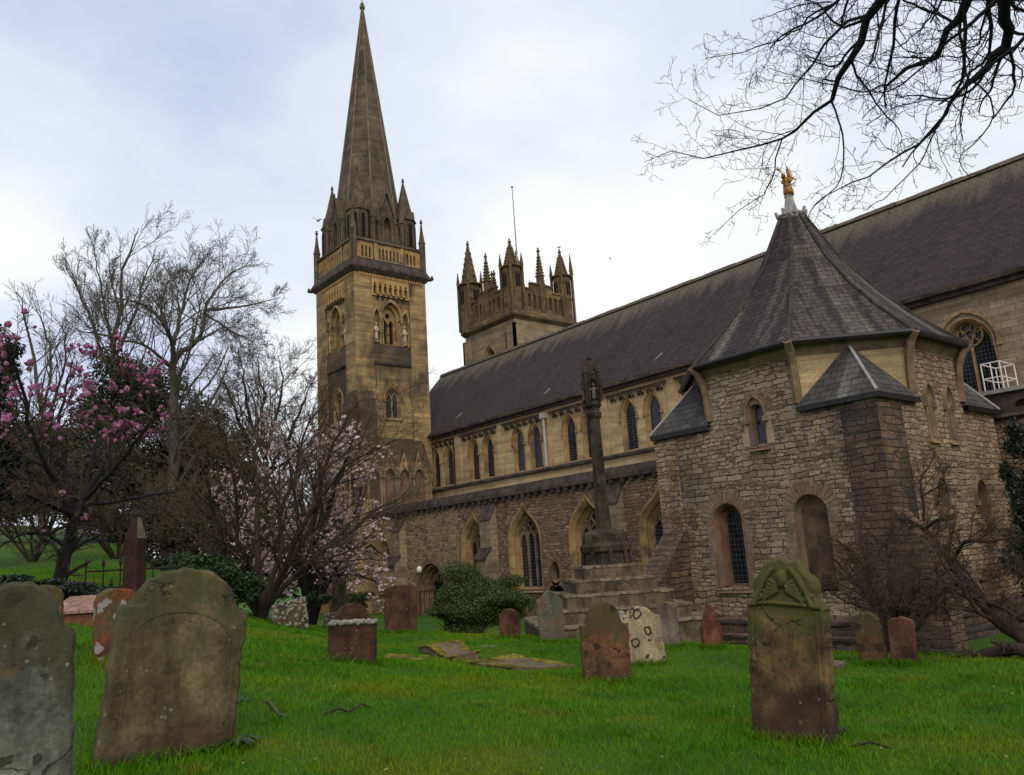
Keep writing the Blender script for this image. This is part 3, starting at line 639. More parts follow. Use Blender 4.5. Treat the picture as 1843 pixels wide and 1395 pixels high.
# ------------------------------------------------------------------ tower with spire
TX0, TX1, TY0, TY1 = -53.83, -47.97, 26.0, 31.86
tcx, tcy = (TX0+TX1)/2, (TY0+TY1)/2; HW = 2.93
faces = [FR((TX1, tcy, 0), (0, 1, 0), (1, 0, 0)), FR((tcx, TY0, 0), (1, 0, 0), (0, -1, 0)), FR((TX0, tcy, 0), (0, -1, 0), (-1, 0, 0)), FR((tcx, TY1, 0), (-1, 0, 0), (0, 1, 0))]
mb = MB(); REC = -.16; ZC = 22.0
subs = []
for fi, F in enumerate(faces):
    panel = [(-1.52, -1.4), (1.52, -1.4), (1.52, ZC), (-1.52, ZC)]
    for s_ in (-1, 1):       # corner piers
        mb.poly(F, [[(s_*1.52, -1.4), (s_*HW, -1.4), (s_*HW, ZC), (s_*1.52, ZC)][::s_]], 0, 0)
        mb.loft(F, [(s_*1.52, -1.4), (s_*1.52, ZC)], 0, [(s_*1.52, -1.4), (s_*1.52, ZC)], REC, 0)
    if fi > 1: mb.poly(F, [panel], REC, 0); continue
    bel = arch(0, 17.0, 19.0, 20.1, 1.5); low = arch(0, 11.75, 13.1, 13.95, 1.25)
    nich = [arch(s_*1.16, 16.9, 18.85, 19.45, .46, 6) for s_ in (-1, 1)]
    cor = []
    for i in range(7):
        u = -1.26+.42*i; cor.append([(u-.13, 20.55), (u+.13, 20.55), (u+.13, 21.15), (u+.07, 21.2), (u+.075, 21.36), (u, 21.46), (u-.075, 21.36), (u-.07, 21.2), (u-.13, 21.15)])
    slit = [[(-1.32, 13.9), (-1.24, 13.9), (-1.24, 15.1), (-1.32, 15.1)]]
    mb.poly(F, [[(-1.52, 15.55), (1.52, 15.55), (1.52, 20.45), (-1.52, 20.45)], bel]+nich, REC, 0)
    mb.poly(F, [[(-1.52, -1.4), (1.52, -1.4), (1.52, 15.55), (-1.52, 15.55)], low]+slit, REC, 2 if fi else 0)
    mb.poly(F, [[(-1.52, 20.45), (1.52, 20.45), (1.52, ZC), (-1.52, ZC)]]+cor, -.02, 1)
    mb.loft(F, [(-1.52, 20.45), (1.52, 20.45)], -.02, [(-1.52, 20.45), (1.52, 20.45)], REC, 1)
    for L in cor: mb.loft(F, L, -.02, L, -.30, 1, True)
    for L in slit: mb.loft(F, L, REC, L, -.45, 0, True)
    mb.fbox(F, -1.52, 1.52, 20.5, 21.5, -.36, -.30, 3)
    for i in range(6):
        u = -1.05+.42*i; mb.fbox(F, u-.07, u+.07, 20.40, 20.56, -.1, .09, 3); mb.fbox(F, u-.05, u+.05, 20.22, 20.40, REC, .03, 3); mb.fbox(F, u-.09, u+.09, 20.56, 20.66, -.06, .12, 1)
    for i in range(26):      # dentils under the cornice
        u = -2.55+i*.204; mb.fbox(F, u, u+.10, 21.78, 21.97, -.02, .07, 1)
    mb.fbox(F, -1.515, 1.515, 15.48, 15.60, REC-.02, -.03, 3)
    subs.append((F, bel, low, nich))
    # sloping sill under the belfry and lower offset of the piers
    mb.add([F(-1.5, 16.95, REC+.01), F(1.5, 16.95, REC+.01), F(1.5, 15.62, -.02), F(-1.5, 15.62, -.02)], [(3, 2, 1, 0)], 2)
    for s_ in (-1, 1):
        a, b = sorted((s_*1.62, s_*(HW+.003)))
        if s_*(1 if fi == 0 else -1) < 0:     # the pier at the near corner carries a stepped weathering
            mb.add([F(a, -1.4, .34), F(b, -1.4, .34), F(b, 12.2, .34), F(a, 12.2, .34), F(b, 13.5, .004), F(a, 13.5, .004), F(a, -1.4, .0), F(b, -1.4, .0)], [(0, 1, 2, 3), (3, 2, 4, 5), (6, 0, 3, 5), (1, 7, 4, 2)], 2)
for z in (-1.4, ZC):
    mb.add([(TX0, TY0, z), (TX1, TY0, z), (TX1, TY1, z), (TX0, TY1, z)], [(0, 1, 2, 3)])
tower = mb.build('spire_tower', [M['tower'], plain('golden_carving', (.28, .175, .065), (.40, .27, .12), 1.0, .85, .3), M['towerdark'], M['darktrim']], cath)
for F, bel, low, nich in subs:
    mb = MB()
    B = arch(0, 17.05, 18.95, 19.85, 1.18)
    mb.loft(F, bel, REC, bel, REC-.14, 0); mb.loft(F, bel, REC-.14, B, REC-.2, 0); mb.loft(F, B, REC-.2, B, REC-.42, 0)
    mb.band(F, arch(0, 18.6, 19.0, 20.1, 1.52), arch(0, 18.6, 19.0, 20.32, 1.82), REC-.01, REC+.15, 0)
    # plate tracery: two lights and an oculus, cut through a stone plate
    l1, l2 = [arch(s_*.27, 17.1, 18.55, 18.92, .36, 6) for s_ in (-1, 1)]
    oc = [(.2*math.cos(t*math.pi/6), 19.22+.2*math.sin(t*math.pi/6)) for t in range(12)]
    mb.poly(F, [B, l1, l2, oc], REC-.42, 0)
    for L in (l1, l2, oc): mb.loft(F, L, REC-.42, L, REC-.62, 0, True)
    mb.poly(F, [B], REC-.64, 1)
    mb.tube([F(0, 17.1, REC-.36), F(0, 18.5, REC-.36)], .06, 8, 0); mb.tube([F(0, 18.45, REC-.36), F(0, 18.56, REC-.36)], .1, 8, 2); mb.tube([F(0, 17.75, REC-.36), F(0, 17.85, REC-.36)], .085, 8, 2)
    for s_ in (-1, 1):
        for uu in (.66, .9):
            mb.tube([F(s_*uu, 16.9, REC+.05), F(s_*uu, 18.7, REC+.05)], .05, 8, 0); mb.tube([F(s_*uu, 18.68, REC+.05), F(s_*uu, 18.82, REC+.05)], .085, 8, 2); mb.tube([F(s_*uu, 17.7, REC+.05), F(s_*uu, 17.76, REC+.05)], .075, 8, 2)
    mb.build('belfry_window', [M['ochre'], M['dark'], M['darktrim']], tower)
    for s_, L in zip((-1, 1), nich):
        mb = MB(); mb.loft(F, L, REC, L, REC-.25, 0); mb.poly(F, [L], REC-.25, 0)
        c = s_*1.16; mb.band(F, arch(c, 18.7, 18.85, 19.45, .47, 6), arch(c, 18.7, 18.85, 19.72, .66, 6), REC-.01, REC+.12, 0)
        mb.tube([F(c+s_*.29, 16.9, REC+.05), F(c+s_*.29, 18.7, REC+.05)], .045, 6, 0); mb.tube([F(c+s_*.29, 18.68, REC+.05), F(c+s_*.29, 18.8, REC+.05)], .08, 6, 2)
        mb.tube([F(c, 17.05, REC-.1), F(c, 17.25, REC-.08)], [.2, .17], 8, 0)
        mb.build('niche', [M['ochre'], M['dark'], M['darktrim']], tower)
        mb = MB()       # standing robed figure
        mb.tube([F(c, z, REC-.08) for z in (17.25, 17.45, 17.8, 18.05, 18.22, 18.3)], [.16, .13, .14, .16, .12, .05], 8, 0); mb.ball(F(c, 18.42, REC-.06), (.085, .085, .11))
        mb.tube([F(c-.14, 18.15, REC-.06), F(c-.15, 17.9, REC+.02), F(c-.02, 17.85, REC+.09)], .05, 6); mb.tube([F(c+.14, 18.15, REC-.06), F(c+.16, 17.9, REC+.02), F(c+.06, 17.92, REC+.09)], .05, 6)
        mb.build('statue', [M['statue']], tower, 180)
    lancet_window('window', tower, F, 0, 11.75, 13.1, 13.95, 1.25, d=REC, deep=.30, trim='ochre', glass='glass', lights=2, tracery=None, narrow=.74)
    # blind arcade with gablets round the foot of the tower
    mb = MB()
    for i in range(4):
        u = -2.0+1.16*i
        A = arch(u, 5.2, 7.55, 8.15, .82, 6)
        pent = [(u-.58, 5.0), (u+.58, 5.0), (u+.58, 8.25), (u+.34, 8.3), (u, 9.5), (u-.34, 8.3), (u-.58, 8.25)]
        mb.poly(F, [pent, A], .45, 0); mb.loft(F, A, .45, A, .22, 1); mb.poly(F, [A], .22, 2)
        mb.band(F, A, arch(u, 7.0, 7.55, 8.3, 1.02, 6) if False else arch(u, 5.2, 7.55, 8.27, 1.0, 6), .45, .53, 1)
        O = [(u+.1*math.cos(t*math.pi/5), 8.75+.1*math.sin(t*math.pi/5)) for t in range(10)]
        mb.poly(F, [O], .455, 3)
        mb.add([F(u-.36, 8.28, .47), F(u, 9.53, .47), F(u+.36, 8.28, .47), F(u, 9.53, .1), F(u-.36, 8.28, .1), F(u+.36, 8.28, .1)], [(0, 1, 3, 4), (1, 2, 5, 3)], 3)
        for s_ in (-1, 1): mb.tube([F(u+s_*.5, 5.2, .5), F(u+s_*.5, 7.45, .5)], .06, 6, 1); mb.tube([F(u+s_*.5, 7.42, .5), F(u+s_*.5, 7.56, .5)], .1, 6, 3)
    mb.add([F(-2.58, 8.25, .44), F(2.06, 8.25, .44), F(2.06, 10.3, -.02), F(-2.58, 10.3, -.02), F(2.5, 8.25, .44), F(2.3, 9.9, -.0)], [(0, 1, 2, 3), (1, 4, 5, 2)], 3)
    mb.add([F(2.06, 5, .44), F(2.5, 5, .44), F(2.5, 8.25, .44), F(2.06, 8.25, .44), F(2.5, 5, 0), F(2.5, 8.25, 0), F(-2.58, 5, .44), F(-2.58, 5, 0), F(-2.58, 8.25, .44), F(-2.58, 10.3, 0)], [(0, 1, 2, 3), (1, 4, 5, 2), (6, 8, 9, 7)], 0)
    mb.build('blind_arcade', [M['tower'], M['greytrim'], M['redtrim'], M['towerdark']], tower)
# cornice and pierced parapet
mb = MB(); sq = lambda h, z: [(tcx+a*h, tcy+b*h, z) for a, b in ((-1, -1), (1, -1), (1, 1), (-1, 1))]
rings = [(HW-.1, 21.95), (HW+.10, 22.0), (HW+.30, 22.28), (HW+.30, 22.40), (HW+.02, 22.98), (HW-.35, 23.0)]
vs = [p for h, z in rings for p in sq(h, z)]
mb.add(vs, [(4*i+j, 4*i+(j+1) % 4, 4*i+4+(j+1) % 4, 4*i+4+j) for i in range(5) for j in range(4)])
mb.build('cornice', [M['darktrim']], tower)
mb = MB()
for F in faces:
    hs = []
    for grp, k in ((-1.85, 3), (-.02, 6), (1.85, 3)):
        for i in range(k):
            u = grp+(i-(k-1)/2)*.30; hs.append(arch(u, 23.22, 23.85, 24.12, .185, 4))
    D = -.08
    mb.poly(F, [[(-HW+.08, 22.95), (HW-.08, 22.95), (HW-.08, 24.4), (-HW+.08, 24.4)]]+hs, D, 0); mb.poly(F, [[(-HW+.3, 22.95), (HW-.3, 22.95), (HW-.3, 24.4), (-HW+.3, 24.4)]]+hs, D-.24, 0)
    for L in hs: mb.loft(F, L, D, L, D-.24, 0, True)
    mb.fbox(F, -HW-.02, HW+.02, 24.4, 24.58, -.34, .05, 1); mb.fbox(F, -HW+.1, HW-.1, 23.0, 23.1, -.07, .0, 1)
    for u in (-1.12, 1.08): mb.fbox(F, u-.12, u+.12, 23.1, 24.4, -.075, -.01, 0)
mb.build('parapet', [plain('parapet_gold', (.22, .14, .06), (.36, .24, .10), 1.4, .88, .3, (.12, .09, .06)), M['spire']], tower)
for (cx_, cy_, dx, dy) in ((TX1, TY1, .72, .62), (TX0, TY0, -.72, -.62), (TX1, TY0, .55, -.55), (TX0, TY1, -.55, .55)):
    mb = MB(); L = .42
    mb.tube([(cx_-dx*.3, cy_-dy*.3, 22.2), (cx_+dx*.6*L, cy_+dy*.6*L, 22.28), (cx_+dx*1.1*L, cy_+dy*1.1*L, 22.22), (cx_+dx*1.45*L, cy_+dy*1.45*L, 22.3), (cx_+dx*1.7*L, cy_+dy*1.7*L, 22.2)], [.22, .16, .13, .17, .05], 7)
    mb.ball((cx_+dx*1.4*L, cy_+dy*1.4*L, 22.42), .09); mb.build('gargoyle', [M['darktrim']], tower, 60)
def turret(c, z0, zs, zt, r, name='pinnacle', parent=None, m='spire', open_=True):
    mb = MB(); mb.ngon((c[0], c[1], 0), [(r*1.12, z0), (r*1.12, z0+.25), (r, z0+.3), (r, zs-.15), (r*1.14, zs-.1), (r*1.14, zs), (r*.98, zs+.02), (r*.5, (zs+zt)/2), (.05, zt)], 8)
    mb.ngon((c[0], c[1], zt-.05), [(.04, 0), (.12, .06), (.12, .14), (.05, .2), (.09, .28), (.02, .36)], 6)
    if open_:
        for k in range(8):
            a = math.pi/4*k; F = FR((c[0]+r*.93*math.cos(a), c[1]+r*.93*math.sin(a), 0), (-math.sin(a), math.cos(a), 0), (math.cos(a), math.sin(a), 0))
            ab = max(z0+.4, 24.75); A = arch(0, ab, zs-.75, zs-.35, r*.42, 5); mb.poly(F, [A], .012, 1); mb.band(F, A, arch(0, ab, zs-.75, zs-.22, r*.62, 5), -.02, .06, 0)
            mb.add([F(-r*.36, zs-.05, .03), F(r*.36, zs-.05, .03), F(0, zs+.75, .0), F(0, zs+.75, -.25), F(-r*.36, zs-.05, -.1), F(r*.36, zs-.05, -.1)], [(0, 1, 2), (0, 2, 3, 4), (1, 5, 3, 2)], 0)
    return mb.build(name, [M[m], M['dark']], parent)
for sx in (-1, 1):
    for sy in (-1, 1):
        turret((tcx+sx*1.96, tcy+sy*1.96), 23.0, 27.0, 30.25, .80, 'pinnacle', tower)
        turret((tcx+sx*2.86, tcy+sy*2.86), 22.4, 25.2, 26.75, .24, 'small_pinnacle', tower, open_=False)
# spire with its lucarnes
mb = MB(); TIP = 45.7
mb.ngon((tcx, tcy, 0), [(2.80, 23.0), (2.78, 24.8), (.07, TIP)], 8, 0, rot=math.pi/8)
for k in range(8):
    a = math.pi/8+math.pi/4*k; mb.tube([(tcx+2.78*math.cos(a), tcy+2.78*math.sin(a), 24.8), (tcx+.07*math.cos(a), tcy+.07*math.sin(a), TIP)], [.085, .04], 5, 1)
    b = math.pi/4*k; ap = math.cos(math.pi/8)
    for z, s_ in ((31.6, .24), (34.6, .22), (37.7, .19), (40.6, .14)):
        rr = 2.78*(TIP-z)/(TIP-24.8)*ap; slope = 2.78*ap/(TIP-24.8)
        F0 = FR((tcx+rr*math.cos(b), tcy+rr*math.sin(b), z), (-math.sin(b), math.cos(b), 0), (math.cos(b), math.sin(b), 0))
        star = [(s_*(1 if i % 2 == 0 else .45)*math.sin(math.pi*i/5), s_*(1 if i % 2 == 0 else .45)*math.cos(math.pi*i/5)) for i in range(10)][::-1]
        mb.add([F0(u, v, .02-v*slope) for u, v in star]+[F0(0, 0, .022)], [(i, (i+1) % 10, 10) for i in range(10)], 2)
mb.ngon((tcx, tcy, TIP-.1), [(.1, 0), (.24, .12), (.24, .3), (.1, .4), (.16, .52), (.04, .66), (.03, 1.5)], 6, 1)
spire = mb.build('spire', [M['spire'], plain('spire_rib', (.10, .085, .06), (.19, .16, .11), 2, .9, .4), M['dark']], tower)
for k in range(4):
    F = faces[k]; Dn = -.22
    mb = MB(); A = arch(0, 23.6, 26.0, 26.7, .6, 6)
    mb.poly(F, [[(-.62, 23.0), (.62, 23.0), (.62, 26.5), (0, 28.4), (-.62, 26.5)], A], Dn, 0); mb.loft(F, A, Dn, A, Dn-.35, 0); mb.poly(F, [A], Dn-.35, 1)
    mb.add([F(-.62, 23, Dn), F(-.62, 26.5, Dn), F(-.62, 26.5, Dn-2), F(-.62, 23, Dn-2), F(.62, 23, Dn), F(.62, 26.5, Dn), F(.62, 26.5, Dn-2), F(.62, 23, Dn-2)], [(0, 1, 2, 3), (4, 7, 6, 5)], 0)
    mb.add([F(-.74, 26.25, Dn+.1), F(0, 28.65, Dn+.1), F(.74, 26.25, Dn+.1), F(-.74, 26.25, Dn-2), F(0, 28.65, Dn-2), F(.74, 26.25, Dn-2)], [(0, 1, 4, 3), (1, 2, 5, 4)], 0)
    mb.band(F, A, arch(0, 23.6, 26.0, 26.95, .86, 6), Dn-.02, Dn+.08, 0); mb.fbox(F, -.03, .03, 23.6, 26.5, Dn-.34, Dn-.24, 0)
    for s_ in (-1, 1):
        mb.tube([F(s_*.70, 23, Dn+.02), F(s_*.70, 26.2, Dn+.02)], .10, 6, 0); mb.tube([F(s_*.70, 26.2, Dn+.02), F(s_*.70, 27.2, Dn+.02)], [.15, .02], 6, 0)
        mb.tube([F(s_*1.22, 23, Dn+.05), F(s_*1.22, 26.4, Dn+.05)], .17, 6, 0); mb.tube([F(s_*1.22, 26.4, Dn+.05), F(s_*1.22, 27.9, Dn+.05)], [.22, .02], 6, 0)
    mb.tube([F(s_*0, 28.5, Dn+.05), F(0, 28.95, Dn+.05)], [.09, .03], 6, 0)
    mb.build('lucarne', [M['spire'], M['dark']], tower)
# corner buttress where the tower meets the aisle
mb = MB(); prof_x(mb, -48.6, -46.7, [(-.4, -1.6), (1.3, -1.6), (1.3, 2.0), (.85, 2.6), (.85, 4.6), (.2, 6.0), (-.4, 6.0)], YA, 0); mb.build('buttress', [M['tower']], tower)
mb = MB(); prof_x(mb, -53.9, -52.6, [(-.4, -1.6), (1.2, -1.6), (1.2, 5.0), (.5, 7.2), (-.4, 7.2)], YA, 0); mb.build('buttress', [M['tower']], tower)

# ------------------------------------------------------------------ second tower with pinnacles
JX1, JY0 = -50.0, 41.9; JX0, JY1 = -56.9, 48.6; jcx, jcy = (JX0+JX1)/2, (JY0+JY1)/2; JW, JD = (JX1-JX0)/2, (JY1-JY0)/2
JF = [(FR((JX1, jcy, 0), (0, 1, 0), (1, 0, 0)), JD), (FR((jcx, JY0, 0), (1, 0, 0), (0, -1, 0)), JW), (FR((JX0, jcy, 0), (0, -1, 0), (-1, 0, 0)), JD), (FR((jcx, JY1, 0), (-1, 0, 0), (0, 1, 0)), JW)]
mb = MB(); ws = []
for i, (F, h) in enumerate(JF):
    A = arch(0, 15.0, 18.2, 19.6, 1.5)
    mb.poly(F, [[(-h, -1.4), (h, -1.4), (h, 21.7), (-h, 21.7)]]+([A] if i < 2 else []), 0, 0)
    for s_ in (-1, 1): mb.fbox(F, *sorted((s_*(h-.85), s_*(h+.2))), -1.4, 20.9, -.02, .2, 0)
    if i == 1: mb.tube([F(h-1.0, 14, .1), F(h-1.0, 20.3, .1)], .09, 6, 1)
    if i < 2: ws.append((F, A))
jt = mb.build('pinnacled_tower', [M['jasper'], M['darktrim']], cath)
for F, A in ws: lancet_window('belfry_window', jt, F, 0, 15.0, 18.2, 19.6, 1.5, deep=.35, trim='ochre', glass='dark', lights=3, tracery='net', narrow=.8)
mb = MB(); ZP = 21.6
for i, (F, h) in enumerate(JF):
    mb.add([F(-h-.3, ZP, .3), F(h+.3, ZP, .3), F(h+.3, ZP+.25, .3), F(-h-.3, ZP+.25, .3), F(-h-.1, ZP-.3, .02), F(h+.1, ZP-.3, .02), F(h+.1, ZP+.6, .1), F(-h-.1, ZP+.6, .1)], [(0, 1, 2, 3), (4, 5, 1, 0), (3, 2, 6, 7)], 0)
    for u in (0,): mb.tube([F(u, ZP, .1), F(u, ZP-.1, .7)], [.2, .12], 6, 0)
    hs = []; k = 8
    for q in range(k):
        u = -h+.95+(2*h-1.9)*(q+.5)/k; hs.append(arch(u, ZP+.95, ZP+1.8, ZP+2.2, .38, 4))
    top = [(-h, ZP+3.1), (-h*.62, ZP+3.1), (-h*.62, ZP+2.55), (-h*.36, ZP+2.55), (-h*.36, ZP+3.1), (h*.36, ZP+3.1), (h*.36, ZP+2.55), (h*.62, ZP+2.55), (h*.62, ZP+3.1), (h, ZP+3.1)]
    mb.poly(F, [[(-h, ZP+.3), (h, ZP+.3)]+top[::-1]]+hs, .04, 0); mb.poly(F, [[(-h, ZP+.3), (h, ZP+.3)]+top[::-1]]+hs, -.25, 0)
    for L in hs: mb.loft(F, L, .04, L, -.25, 0, True); mb.fbox(F, L[0][0]+.17, L[0][0]+.21, ZP+.95, ZP+2.0, -.2, -.05, 0)
    mb.loft(F, top, .04, top, -.25, 0)
    for (a, b) in zip(top[:-1], top[1:]):
        if abs(a[1]-b[1]) < .01: mb.fbox(F, min(a[0], b[0])-.05, max(a[0], b[0])+.05, a[1]-.02, a[1]+.12, -.3, .12, 0)
mb.build('parapet', [M['jasperdark']], jt)
def crocket_pinnacle(c, z0, zs, zt, r, name, nn=8):
    mb = MB(); mb.ngon((c[0], c[1], 0), [(r, z0), (r, zs-.2), (r*1.25, zs-.12), (r*1.25, zs), (r*.85, zs+.04), (.08, zt)], nn)
    mb.ngon((c[0], c[1], zt-.12), [(.05, 0), (.16, .1), (.16, .2), (.05, .3), (.1, .4), (.02, .5)], 6)
    if r > .4:
        for k in range(4):
            a = math.pi/4+math.pi/2*k; p = (c[0]+r*1.12*math.cos(a), c[1]+r*1.12*math.sin(a)); mb.ngon((p[0], p[1], 0), [(.13, z0+.3), (.13, zs+.1), (.18, zs+.12), (.02, zs+1.3)], 4)
            F = FR((c[0]+r*.95*math.cos(a-math.pi/4), c[1]+r*.95*math.sin(a-math.pi/4), 0), (-math.sin(a-math.pi/4), math.cos(a-math.pi/4), 0), (math.cos(a-math.pi/4), math.sin(a-math.pi/4), 0))
            for u in (-.17, .17):
                A = arch(u*r, zs-1.9, zs-.9, zs-.55, r*.26, 4); mb.poly(F, [A], .03, 1)
    n_ = 6 if zt-zs > 1.6 else 4
    for q in range(n_):
        z = zs+.2+(zt-zs-.5)*q/n_; rr = r*.85*(zt-z)/(zt-zs)
        for k in range(4):
            a = math.pi/2*k+(math.pi/4 if nn == 4 else 0); mb.ball((c[0]+(rr+.03)*math.cos(a), c[1]+(rr+.03)*math.sin(a), z), .15 if r > .4 else .10, 0, 5, 4)
    return mb.build(name, [M['jasperdark'], M['dark']], jt)
tops = {(1, -1): atX(914, 423, JX1)[2]-.4, (-1, -1): atY(843, 426, JY0)[2]-.4, (1, 1): atX(1004, 446, JX1-.4)[2]-.4, (-1, 1): 30.5}
for (sx, sy), zt in tops.items():
    c = (jcx+sx*(JW-.45), jcy+sy*(JD-.45)); zs = ZP+(zt-ZP)*.66 if sx > 0 else ZP+(zt-ZP)*.54
    crocket_pinnacle(c, ZP, zs, zt, .82 if sx > 0 else .95, 'corner_pinnacle')
for i, (F, h) in enumerate(JF):
    p = F(0, 0, -.1); crocket_pinnacle((p[0], p[1]), ZP+.3, ZP+4.1, ZP+6.3, .34, 'pinnacle', 4); p = F(.55, 0, -.5); crocket_pinnacle((p[0], p[1]), ZP+.3, ZP+3.1, ZP+4.6, .2, 'pinnacle', 4)
# free-standing shaft with flying struts at the right corner
F = JF[0][0]; mb = MB()
s = F(JD+.85, 0, -.5); mb.ngon((s[0], s[1], 0), [(.12, ZP-.1), (.12, ZP+5.2), (.2, ZP+5.3), (.03, ZP+7.0)], 4)
for z in (ZP+2.6, ZP+4.6): mb.tube([F(JD, z-.4, -.5), F(JD+.4, z+.1, -.5), F(JD+.85, z-.1, -.5)], .09, 6)
mb.tube([F(JD-.3, ZP-.4, -.4), F(JD+1.2, ZP-.1, -.5)], .16, 6); mb.build('flying_pinnacle', [M['jasperdark']], jt)
ft = atX(922, 337, -53.0); fb = atX(930, 460, -53.0)
mb = MB(); mb.tube([(-53.0, fb[1], 21.6), (-53.0, (fb[1]+ft[1])/2, (21.6+ft[2])/2), (-53, fb[1], ft[2])], [.08, .07, .035], 6); mb.ball((-53, fb[1], ft[2]), .12)
mb.build('flagpole', [M['lead']], jt)

# ------------------------------------------------------------------ chapter house
CX0, CX1, CY0, CY1 = -17.13, -9.88, 20.0, 27.26
ccx, ccy = (CX0+CX1)/2, (CY0+CY1)/2; CH = (CX1-CX0)/2; ZS, ZG = 5.22, 6.95; OS = CH*math.tan(math.pi/8)
CF = [FR((ccx, CY0, 0), (1, 0, 0), (0, -1, 0)), FR((CX1, ccy, 0), (0, 1, 0), (1, 0, 0)), FR((ccx, CY1, 0), (-1, 0, 0), (0, 1, 0)), FR((CX0, ccy, 0), (0, -1, 0), (-1, 0, 0))]
up = (ccx*0+(-13.38-ccx), 4.35, 5.25, 5.68, .52)
lowA = (-14.78-ccx, .45, 2.35, 2.84, .98); lowB = (-12.1-ccx, .3, 2.33, 2.83, .98)
rl = [(22.95-ccy, 4.15, 5.25, 5.62, .42), (24.18-ccy, 4.15, 5.25, 5.62, .42)]; rs = [(22.75-ccy, 2.0, 2.6, 2.98, .62), (25.25-ccy, 2.1, 2.55, 2.95, .62)]
mb = MB()
fh = [arch(*up), arch(*lowA), arch(*lowB)]; rh = [arch(*a) for a in rl+rs]
G = -1.7
wallo = [(-CH, G), (CH, G), (CH, ZS), (OS, ZS), (OS, ZG), (-OS, ZG), (-OS, ZS), (-CH, ZS)]
mb.poly(CF[0], [wallo]+fh, 0, 0); mb.poly(CF[1], [wallo]+rh, 0, 1); mb.poly(CF[2], [wallo], 0, 1); mb.poly(CF[3], [wallo], 0, 0)
diag = []
for k in range(4):
    a = math.pi/4+math.pi/2*k; F = FR((ccx+CH*math.cos(a), ccy+CH*math.sin(a), 0), (-math.sin(a), math.cos(a), 0), (math.cos(a), math.sin(a), 0)); diag.append(F)
    mb.poly(F, [[(-OS, ZS-.3), (OS, ZS-.3), (OS, ZG), (-OS, ZG)]], 0, 2)
ch = mb.build('chapter_house', [M['chapter'], M['chapter_red'], M['clere']], cath)
lancet_window('window', ch, CF[0], *up, deep=.2, trim='redtrim', glass='glass_lattice', narrow=.62)
lancet_window('window', ch, CF[0], *lowA, deep=.45, trim='redtrim', glass='glass_lattice', narrow=.72, hood=False)
mb = MB(); A = arch(*lowB); B = arch(lowB[0], .35, 2.33, 2.75, .8)
mb.loft(CF[0], A, .01, A, -.12, 0); mb.loft(CF[0], A, -.12, B, -.2, 0); mb.poly(CF[0], [B], -.2, 1)
mb.build('blocked_window', [M['redtrim'], M['blocking']], ch)
AST = [plain('voussoir', (.13, .10, .075), (.25, .195, .145), 5, .92, .8, (.16, .12, .09)), plain('red_voussoir', (.12, .08, .06), (.2, .135, .10), 5, .92, .8), plain('pale_jamb', (.25, .2, .13), (.33, .27, .18), 3, .9, .3)]
mb = MB()    # long voussoirs over the two low windows and round the small one
rr_ = random.Random(7)
for (c, z0, zs, za, w), th in ((lowA, .42), (lowB, .42), (up, .32)):
    mb = MB()
    for i in range(17):
        a0 = math.pi*(i+.06)/17; a1 = math.pi*(i+.94)/17; r0 = w/2+.02; r1 = r0+th*rr_.uniform(.75, 1.05)
        A_ = [(c+r*math.cos(a), zs+r*math.sin(a)) for r, a in ((r0, a0), (r1, a0), (r1, a1), (r0, a1))]
        mb.poly(CF[0], [A_], rr_.uniform(.012, .03), rr_.choice((0, 0, 1)))
    for s_ in (-1, 1):       # jamb stones
        z = z0
        while z < zs-.1:
            h = rr_.uniform(.22, .42); ww = rr_.uniform(.16, .34); a, b = sorted((c+s_*(w/2+.01), c+s_*(w/2+ww)))
            mb.fbox(CF[0], a, b, z+.01, min(z+h, zs), -.02, rr_.uniform(.012, .028), rr_.choice((0, 0, 1)) if c != up[0] else 2); z += h
    mb.build('arch_stones', AST, ch)
for a in rl:
    lancet_window('blind_lancet', ch, CF[1], *a, deep=.16, trim='buff', glass='buff', narrow=.6)
for a in rs:
    lancet_window('small_opening', ch, CF[1], *a, deep=.3, trim='redtrim', glass='chapter_red', narrow=.8, sill=False)
# quoins, buttresses and plinth
mb = MB()
mb.fbox(CF[0], CH-.95, CH+.04, G, ZS-.28, -.05, .05, 0); mb.fbox(CF[1], -CH-.05, -CH+1.25, G, ZS-.28, -.05, .045, 0)
mb.build('quoin', [M['quoin']], ch)
mb = MB(); mb.fbox(CF[0], -CH-.05, -CH+.75, G, ZS-.3, -.05, .10, 0); mb.build('flat_buttress', [M['chapter_red']], ch)
mb = MB()
vsF = CF[1]
mb.add([vsF(-CH-.12, G, 1.0), vsF(-CH+.62, G, 1.0), vsF(-CH+.62, 1.15, .9), vsF(-CH-.12, 1.15, .9), vsF(-CH+.62, 2.3, .04), vsF(-CH-.12, 2.3, .04), vsF(-CH-.12, G, 0), vsF(-CH+.62, G, 0)], [(0, 1, 2, 3), (3, 2, 4, 5), (6, 0, 3, 5), (1, 7, 4, 2)])
mb.build('buttress', [M['quoin']], ch)
mb = MB(); x0 = CX0-.02
pr = [(-.05, G), (1.7, G), (1.7, .5)]+[q for i in range(5) for q in ((1.7-i*.30, .52+i*.31), (1.46-i*.30, .56+i*.31+.2))]+[(.12, 2.15), (-.05, 2.15)]
prof_x(mb, x0, x0+.85, pr, CY0, 0); mb.build('stepped_buttress', [M['quoin']], ch)
mb = MB()
for F in CF:
    for d, z in ((.13, -.42), (.24, -.80)):
        mb.add([F(-CH-d, G, d), F(CH+d, G, d), F(CH+d, z-.06, d), F(-CH-d, z-.06, d), F(CH, z+.08, .0), F(-CH, z+.08, .0)], [(0, 1, 2, 3), (3, 2, 4, 5)], 0)
        mb.fbox(F, -CH-d-.04, CH+d+.04, z-.12, z-.055, d-.1, d+.045, 1)
mb.build('plinth', [M['quoin'], M['darktrim']], ch)
